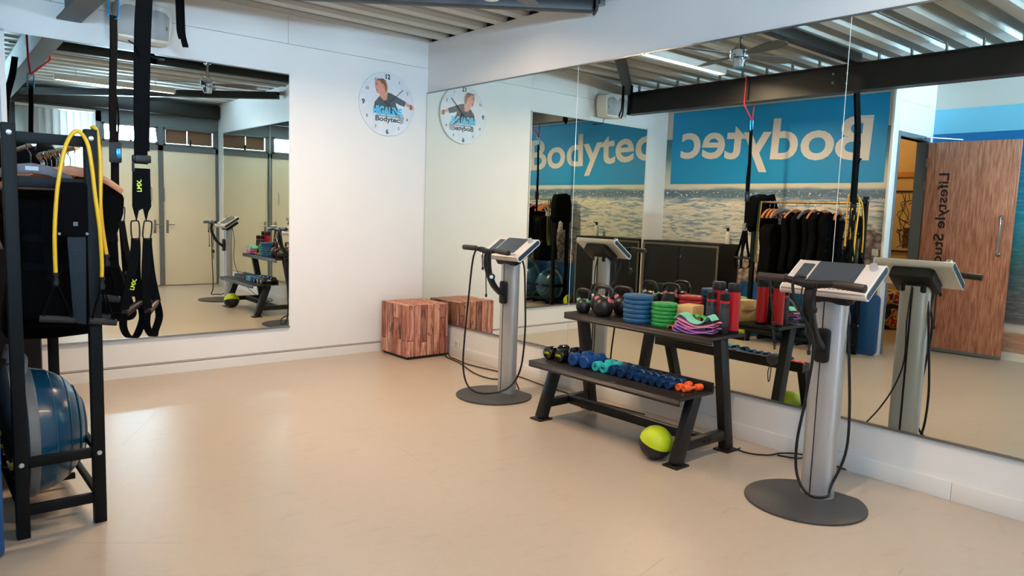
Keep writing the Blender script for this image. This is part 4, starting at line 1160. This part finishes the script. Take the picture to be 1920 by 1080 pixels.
a_ = [(-3.856, -2.975, 1.172), (-3.855, -2.975, 1.338), (-3.843, -2.972, 1.498), (-3.826, -2.966, 1.612), (-3.80, -2.955, 1.722), (-3.767, -2.935, 1.779), (-3.741, -2.94, 1.782), (-3.719, -2.962, 1.732), (-3.707, -2.968, 1.642), (-3.696, -2.968, 1.503), (-3.682, -2.968, 1.362), (-3.677, -2.968, 1.22), (-3.679, -2.968, 1.148)]
res_tube('yellow resistance tube looped over the near end bar of the rack', (-3.76, -2.965, 1.15), a_, [((-3.856, -2.975, 1.165), 0.055), ((-3.679, -2.968, 1.14), 0.045)])
b_ = [(-3.676, -2.90, 1.16), (-3.672, -2.915, 1.361), (-3.668, -2.92, 1.48), (-3.664, -2.92, 1.598), (-3.664, -2.915, 1.70), (-3.672, -2.90, 1.80), (-3.685, -2.88, 1.812), (-3.672, -2.865, 1.79), (-3.660, -2.865, 1.60), (-3.655, -2.87, 1.40), (-3.640, -2.88, 1.24)]
res_tube('yellow resistance tube hanging along the right near post of the rack', (-3.66, -2.90, 1.15), b_, [((-3.640, -2.88, 1.235), 0.04), ((-3.676, -2.90, 1.155), 0.03)])

# half balls (balance trainers) on the lower bars
def half_ball(label, y, x, tone, R=0.312):
    t = thing('balance_trainer', label, 'balance trainer', (x, y, 0.071), 0, 'half-ball balance trainers on the rack')
    M = Matrix.Translation((0, 0, R))
    dome = [(R * 0.965, 0.03)]
    for i in range(1, 15):
        a = PI / 2 * i / 14
        dome.append((R * 0.95 * math.cos(a), 0.03 + 0.235 * math.sin(a)))
    dome[-1] = (0.0, 0.265)
    d_ = MB().lathe(dome, 48, M, 'X').build('dome', mat('dome_blue' + tone, (16, 70, 98) if tone == 'a' else (14, 58, 84), 0.3, var=0.12, vscale=4, coat=0.15), t, smooth=True)
    for rr, zz in ((0.90, 0.10), (0.78, 0.165), (0.62, 0.212), (0.42, 0.243)):
        MB().lathe([(R * rr - 0.004, zz + 0.002), (R * rr, zz + 0.0035), (R * rr + 0.004, zz - 0.002)], 48, M, 'X').build('dome_ring', mat('dome_ring_blue', (26, 84, 114), 0.35), d_, smooth=True)
    MB().lathe([(0, -0.02), (R * 0.93, -0.02), (R, -0.008), (R, 0.02), (R * 0.965, 0.034), (R * 0.93, 0.03), (0, 0.03)], 48, M, 'X').build('platform', mat('platform_grey', (112, 116, 118), 0.45), t, smooth=True)
    for s in (1, -1):
        MB().tube([(0.0, -0.09, R + s * 0.29), (0.01, -0.06, R + s * 0.355), (0.01, 0.06, R + s * 0.355), (0.0, 0.09, R + s * 0.29)], 0.013, 10).build('grip_handle', mat('platform_grey', (112, 116, 118), 0.45), t, smooth=True) if s > 0 else None
    return t
half_ball('blue half-ball balance trainer on edge at the near end of the clothes rack', -2.56, -3.95, 'a')
half_ball('blue half-ball balance trainer on edge at the far end of the clothes rack', -1.985, -3.95, 'b', 0.262)
# blue mat behind the rack
o_ = MB().prism(rrect(-0.90, 0.90, 0.0, 0.70, 0.06), -0.03, 0.03, 'YZ').build('exercise_mat', mat('mat_blue', (8, 74, 130), 0.5, var=0.05, vscale=20, bump=0.1, bscale=200), None, 0.012, 3)
o_.location = (-4.115, -2.21, 0.0)
tag(o_, 'blue exercise mat standing on edge behind the clothes rack', 'mat')

# ------------------------------------------------------------------ suspension trainers
def carabiner(mb_parent, c, w, h, m, tilt=0.0, rad=0.004):
    R = Matrix.Translation(c) @ Matrix.Rotation(tilt, 4, 'Y')
    pts = [(-w * 0.35, 0, h / 2), (w * 0.35, 0, h / 2), (w * 0.5, 0, h * 0.25), (w * 0.42, 0, -h * 0.35), (w * 0.2, 0, -h / 2), (-w * 0.3, 0, -h / 2), (-w * 0.5, 0, -h * 0.3), (-w * 0.45, 0, h * 0.3), (-w * 0.35, 0, h / 2), (-w * 0.2, 0, h / 2)]
    return MB().tube(pts, rad, 8, 4, M=R).build('carabiner', m, mb_parent, smooth=True)
# nearer one: webbing straight over the beam, handles at hip height
t = thing('suspension_trainer', 'black suspension trainer hanging in front of the clothes rack, nearest the camera', 'suspension trainer', (-3.52, -3.0, 0.86), 0, 'suspension trainers')
def p_(x, y, z): return (x + 3.52, y + 3.0, z - 0.86)
MB().ribbon([p_(-3.375, -3.0, 2.99), p_(-3.405, -3.0, 2.80), p_(-3.47, -3.0, 2.55), p_(-3.495, -3.0, 2.38), p_(-3.507, -3.0, 2.19), p_(-3.514, -3.0, 1.9), p_(-3.516, -3.0, 1.66)], (1, 0.35, 0), 0.062, 0.006).build('main_strap', strap_cloth, t)
MB().ribbon([p_(-3.372, -2.985, 2.99), p_(-3.395, -2.985, 2.80), p_(-3.455, -2.985, 2.55), p_(-3.478, -2.985, 2.30), p_(-3.490, -2.985, 2.0), p_(-3.497, -2.985, 1.72)], (1, 0.5, 0), 0.05, 0.005).build('return_strap', strap_cloth, t)
MB().ribbon([p_(-3.51, -3.008, 2.13), p_(-3.53, -3.012, 2.175), p_(-3.56, -3.015, 2.19)], (0.2, 1, 0.3), 0.03, 0.004).build('strap_tail', strap_cloth, t)
MB().box(p_(-3.375, -3.0, 3.14), (0.10, 0.055, 0.008)).build('beam_wrap', strap_cloth, t)
MB().span(p_(-3.552, -3.012, 1.665), p_(-3.475, -2.985, 1.70)).build('buckle', black_rubber, t, 0.006)
MB().span(p_(-3.552, -3.01, 1.625), p_(-3.545, -2.99, 1.665)).build('buckle_side', black_rubber, t)
MB().prism([(p_(-3.552, 0, 0)[0], p_(0, 0, 1.64)[2]), (p_(-3.480, 0, 0)[0], p_(0, 0, 1.64)[2]), (p_(-3.478, 0, 0)[0], p_(0, 0, 1.47)[2]), (p_(-3.49, 0, 0)[0], p_(0, 0, 1.445)[2]), (p_(-3.50, 0, 0)[0], p_(0, 0, 1.40)[2]), (p_(-3.512, 0, 0)[0], p_(0, 0, 1.46)[2]), (p_(-3.530, 0, 0)[0], p_(0, 0, 1.45)[2]), (p_(-3.54, 0, 0)[0], p_(0, 0, 1.40)[2]), (p_(-3.556, 0, 0)[0], p_(0, 0, 1.47)[2])], -0.006, 0.002).build('webbing_panel', strap_cloth, t)
text_mb('LMX.', p_(-3.518, -3.0075, 1.535), (0, 0, 1), (-1, 0, 0), height=0.019, width=0.055, bold=0.03, depth=0.001).build('lettering', lime_print, t, label='lime LMX lettering')
text_mb('LMX.', p_(-3.560, -3.0135, 1.09), (0.25, 0, 0.97), (-0.97, 0, 0.25), height=0.017, width=0.052, bold=0.03, depth=0.001).build('lettering', lime_print, t, label='lime LMX lettering')
for s, cx in ((-1, -3.545), (1, -3.495)):
    carabiner(t, p_(cx, -3.0, 1.362), 0.036, 0.082, black_rubber, 0.06 * s, 0.0035)
    tip = (cx, -3.0, 1.325)
    MB().ribbon([p_(*tip), p_(cx - 0.003, -3.0, 1.27), p_(cx + (-0.025 if s < 0 else -0.012), -3.01, 1.15), p_(cx + (-0.055 if s < 0 else -0.008), -3.01, 1.0)], (1, 0.2, 0), 0.04, 0.005).build('handle_strap', strap_cloth, t)
    MB().ribbon([p_(*tip), p_(cx + 0.004, -2.99, 1.27), p_(cx + (0.012 if s < 0 else 0.025), -2.95, 1.15), p_(cx + (0.03 if s < 0 else 0.052), -2.93, 1.02)], (1, 0.2, 0), 0.038, 0.005).build('handle_strap', strap_cloth, t)
    xa, xb = (cx - 0.055, cx + 0.03) if s < 0 else (cx - 0.008, cx + 0.052)
    MB().tube([p_(xa, -3.015, 0.985), p_(xb, -2.925, 1.02)], 0.017, 12, smooth=False).build('foam_grip', mat('grip_brown', (40, 30, 27), 0.5), t, smooth=True)
    MB().ribbon([p_(xa, -3.01, 1.0), p_(xa - 0.006, -3.01, 0.93), p_(xa + 0.014, -2.995, 0.88), p_((xa + xb) / 2 + 0.004, -2.97, 0.865), p_(xb - 0.012, -2.94, 0.885), p_(xb + 0.01, -2.93, 0.95), p_(xb, -2.93, 1.02)], (-0.73, 0.69, 0), 0.036, 0.004).build('foot_loop', strap_cloth, t)
# farther one on a red cord
t = thing('suspension_trainer', 'black suspension trainer on a red cord, farther from the camera', 'suspension trainer', (-3.36, -1.80, 0.90), 0, 'suspension trainers')
def p2(x, y, z): return (x + 3.36, y + 1.80, z - 0.90)
for s in (-1, 1):
    MB().tube([p2(-3.36, -1.80, 2.66), p2(-3.285 + s * 0.09, -1.80 + s * 0.008, 2.82), p2(-3.285 + s * 0.095, -1.80, 3.12)], 0.009, 8, smooth=False).build('red_cord', red_cord, t, smooth=True)
MB().tube([p2(-3.38, -1.80, 3.14), p2(-3.19, -1.80, 3.14)], 0.006, 8, smooth=False).build('red_cord', red_cord, t, smooth=True)
carabiner(t, p2(-3.36, -1.80, 2.60), 0.055, 0.13, blue_metal, 0, 0.006)
MB().ribbon([p2(-3.36, -1.80, 2.55), p2(-3.362, -1.80, 2.40), p2(-3.370, -1.80, 2.2), p2(-3.376, -1.80, 2.0), p2(-3.376, -1.80, 1.82)], (1, 0.3, 0), 0.04, 0.012).build('main_strap', strap_cloth, t)
MB().tube([p2(-3.36, -1.79, 2.15), p2(-3.345, -1.79, 2.0), p2(-3.35, -1.79, 1.86), p2(-3.365, -1.79, 1.80)], 0.006, 8).build('slack_strap', strap_cloth, t, smooth=True)
MB().prism(rrect(p2(-3.40, 0, 0)[0], p2(-3.335, 0, 0)[0], p2(0, 0, 1.71)[2], p2(0, 0, 1.83)[2], 0.012), -0.012, 0.012).build('cam_buckle', black_rubber, t, 0.003)
MB().box(p2(-3.352, -1.814, 1.765), (0.026, 0.006, 0.06)).build('buckle_lever', blue_metal, t, 0.003)
MB().ribbon([p2(-3.37, -1.80, 1.72), p2(-3.372, -1.80, 1.6), p2(-3.372, -1.80, 1.46)], (1, 0.3, 0), 0.045, 0.008).build('main_strap', strap_cloth, t)
for s in (-1, 1):
    cx = -3.37 + s * 0.028
    carabiner(t, p2(cx, -1.80, 1.41), 0.035, 0.085, black_rubber, 0.05 * s, 0.0035)
    MB().ribbon([p2(cx, -1.80, 1.37), p2(cx + s * 0.02, -1.81, 1.2), p2(cx + s * 0.05, -1.83, 1.05)], (1, 0.3, 0), 0.035, 0.005).build('handle_strap', strap_cloth, t)
    MB().ribbon([p2(cx, -1.80, 1.37), p2(cx + s * 0.015, -1.77, 1.2), p2(cx + s * 0.03, -1.73, 1.05)], (1, 0.3, 0), 0.035, 0.005).build('handle_strap', strap_cloth, t)
    MB().tube([p2(cx + s * 0.055, -1.84, 1.04), p2(cx + s * 0.028, -1.72, 1.05)], 0.016, 12, smooth=False).build('foam_grip', mat('grip_brown', (40, 30, 27), 0.5), t, smooth=True)
    MB().ribbon([p2(cx + s * 0.055, -1.835, 1.04), p2(cx + s * 0.06, -1.835, 0.96), p2(cx + s * 0.05, -1.80, 0.915), p2(cx + s * 0.035, -1.74, 0.93), p2(cx + s * 0.03, -1.725, 1.04)], (1, 0, 0), 0.032, 0.004).build('foot_loop', strap_cloth, t)

# ------------------------------------------------------------------ low cabinet, bottle
t = thing('low_cabinet', 'low black two-door cabinet with grey edges against the mural wall', 'cabinet', (-3.93, -0.62, 0))
cab_b = mat('cabinet_black', (15, 14, 13), 0.55, var=0.05, spec=0.25); cab_g = mat('cabinet_edge_grey', (84, 80, 74), 0.5)
MB().span((-0.22, -0.60, 0.03), (0.215, 0.60, 1.15)).build('carcass', cab_b, t)
MB().span((-0.225, -0.615, 1.15), (0.235, 0.615, 1.172)).build('cabinet_top', cab_b, t, 0.002)
for a in ((-0.615, -0.59, 0.0, 1.15), (0.59, 0.615, 0.0, 1.15)):
    MB().span((-0.225, a[0], a[2]), (0.23, a[1], a[3])).build('side_panel', cab_b, t)
    MB().span((0.23, a[0] - 0.001, a[2]), (0.236, a[1] + 0.001, a[3])).build('edge_strip', cab_g, t)
MB().span((0.23, -0.59, 1.122), (0.236, 0.59, 1.149)).build('edge_strip', cab_g, t)
for s, (a, b) in ((1, (-0.586, -0.004)), (-1, (0.004, 0.586))):
    d_ = MB().span((0.216, a, 0.05), (0.232, b, 1.118)).build('door', cab_b, t, 0.002)
    MB().box((0.236, (-0.03 if s > 0 else 0.03), 0.98), (0.008, 0.01, 0.03)).build('lock', alu_trim, d_, 0.002) if s > 0 else None
t = thing('spray_bottle', 'small white spray bottle with dark head on the low cabinet', 'bottle', (-4.04, -1.13, 1.172))
MB().lathe([(0, 0), (0.032, 0), (0.034, 0.006), (0.034, 0.12), (0.026, 0.15), (0.014, 0.165), (0, 0.165)], 20).build('bottle_body', mat('bottle_white', (216, 210, 200), 0.4), t, smooth=True)
MB().prism([(-0.012, 0.163), (0.012, 0.163), (0.014, 0.19), (0.04, 0.195), (0.04, 0.21), (-0.016, 0.215), (-0.02, 0.19)], -0.011, 0.011).build('spray_head', black_rubber, t, 0.003)

# ------------------------------------------------------------------ doorway, open door, hall things
fr = sroot('door_3')
for a in ((-4.35, -4.29, 0, 2.555), (-5.20, -5.14, 0, 2.555), (-5.14, -4.35, 2.50, 2.555)):
    MB().span((a[0], -3.085, a[2]), (a[1], -2.955, a[3])).build('door_frame', grey_frame, fr, 0.004)
t = thing('room_door', 'open wood-grain door lettered Lifestyle Studio, seen in the mirror', 'door', (-5.12, -3.105, 0), 0)
door_m = mat('door_veneer', (176, 116, 90), 0.45)
g = N(door_m); o = g.obj()
gr = g.noise(o, 22, 6, 0.6, (1, 3.2, 0.22))
g.link(g.ramp(gr, [(0.3, (138, 84, 62)), (0.5, (178, 116, 90)), (0.7, (206, 150, 120))]), g.b.inputs['Base Color'])
LA = math.radians(-4)
DR = Matrix.Rotation(LA, 4, 'Z')
MB(DR).span((-0.02, -0.93, 0.045), (0.02, 0, 2.485)).build('door_leaf', door_m, t, 0.003)
MB(DR).span((-0.024, -0.93, 0.012), (0.024, 0, 0.047)).build('bottom_seal', grey_frame, t)
rt = DR @ Vector((0, 0, -1)); up_ = DR @ Vector((0, 1, 0))
text_mb('Lifestyle Studio', DR @ Vector((0.0205, -0.245, 2.12)), (0, 0, -1), DR @ Vector((0, 1, 0)), height=0.11, width=1.22, bold=0.012, depth=0.001).build('lettering', ink, t, label='black Lifestyle Studio lettering running downwards')
MB(DR).tube([(0.02, -0.81, 1.62), (0.065, -0.81, 1.62), (0.065, -0.81, 1.20), (0.02, -0.81, 1.20)], 0.011, 10, smooth=False).build('pull_handle', chrome, t, smooth=True)
for z in (1.62, 1.20):
    MB(DR).cyl((0.02, -0.81, z), (0.026, -0.81, z), 0.024).build('handle_rose', chrome, t, smooth=True)
for z in (2.25, 1.98, 0.3):
    MB().cyl((0.0, 0.012, z - 0.05), (0.0, 0.012, z + 0.05), 0.012, seg=10).build('hinge', alu_trim, t)
MB().tube([(0.15, 0.0, 2.515), (0.35, -0.10, 2.512), (0.02, -0.36, 2.50)], 0.008, 8, smooth=False).build('closer_arm', alu_trim, t, smooth=True)
# framed line drawing and pouf beyond the doorway
t = thing('framed_drawing', 'framed line drawing on the hall wall beyond the doorway', 'picture', (-6.998, -2.18, 1.10))
bl = black_metal
for a in ((-0.20, -0.18, 0, 0.90), (0.18, 0.20, 0, 0.90), (-0.18, 0.18, 0, 0.022), (-0.18, 0.18, 0.878, 0.90)):
    MB().span((0, a[0], a[2]), (0.025, a[1], a[3])).build('frame_rail', bl, t)
MB().span((0.001, -0.18, 0.022), (0.008, 0.18, 0.878)).build('sheet', mat('paper_tan', (206, 178, 124), 0.6), t)
rng = random.Random(3)
for k in range(4):
    MB().tube([(0.010, rng.uniform(-0.12, 0.12), 0.15 + 0.62 * i / 8 + rng.uniform(-0.1, 0.1)) for i in range(9)], 0.004, 6).build('drawn_line', ink, t)
MB().span((0.008, -0.15, 0.06), (0.0095, 0.02, 0.36)).build('drawn_block', mat('drawn_brown', (96, 70, 44), 0.6), t)
t = thing('patterned_pouf', 'pouf with a red, blue and cream pattern beyond the doorway', 'pouf', (-6.62, -2.12, 0))
pf = mat('pouf_pattern', (60, 70, 110), 0.7)
g = N(pf); o = g.obj()
vo = g.new('ShaderNodeTexNoise'); vo.inputs['Scale'].default_value = 6; vo.inputs['Distortion'].default_value = 1.5; g.link(o, vo.inputs['Vector'])
cr = g.ramp(vo.outputs[0], [(0.38, (26, 34, 66)), (0.47, (40, 62, 120)), (0.5, (214, 180, 120)), (0.56, (216, 190, 140)), (0.59, (176, 36, 36)), (0.66, (214, 176, 90))])
cr.node.color_ramp.interpolation = 'CONSTANT'
g.link(cr, g.b.inputs['Base Color'])
MB().lathe([(0, 0), (0.20, 0), (0.25, 0.04), (0.27, 0.2), (0.27, 0.4), (0.24, 0.52), (0.14, 0.56), (0, 0.57)], 32).build('pouf_cover', pf, t, smooth=True)
t = thing('hall_fill_light', 'added warm fill light, out of view in the hall beyond the doorway', 'light', (-5.9, -1.6, 3.30))  # unseen lamp, added to light the hall
MB().lathe([(0, 0), (0.16, 0), (0.17, 0.02), (0.17, 0.05), (0, 0.05)], 28).build('light_disc', mat('hall_fill_lit', (255, 220, 170), 0.4, emit=(255, 206, 140), estr=HALL_POWER * 4), t, smooth=True)
t = thing('light_switch', 'small pale switch plate on the mural wall near the doorway', 'switch', (-4.17, -2.985, 1.14))
MB().span((0, -0.035, 0), (0.009, 0.035, 0.075)).build('switch_plate', white_trim, t, 0.003)
MB().span((0.009, -0.022, 0.012), (0.012, 0.022, 0.063)).build('switch_rocker', white_trim, t, 0.002)
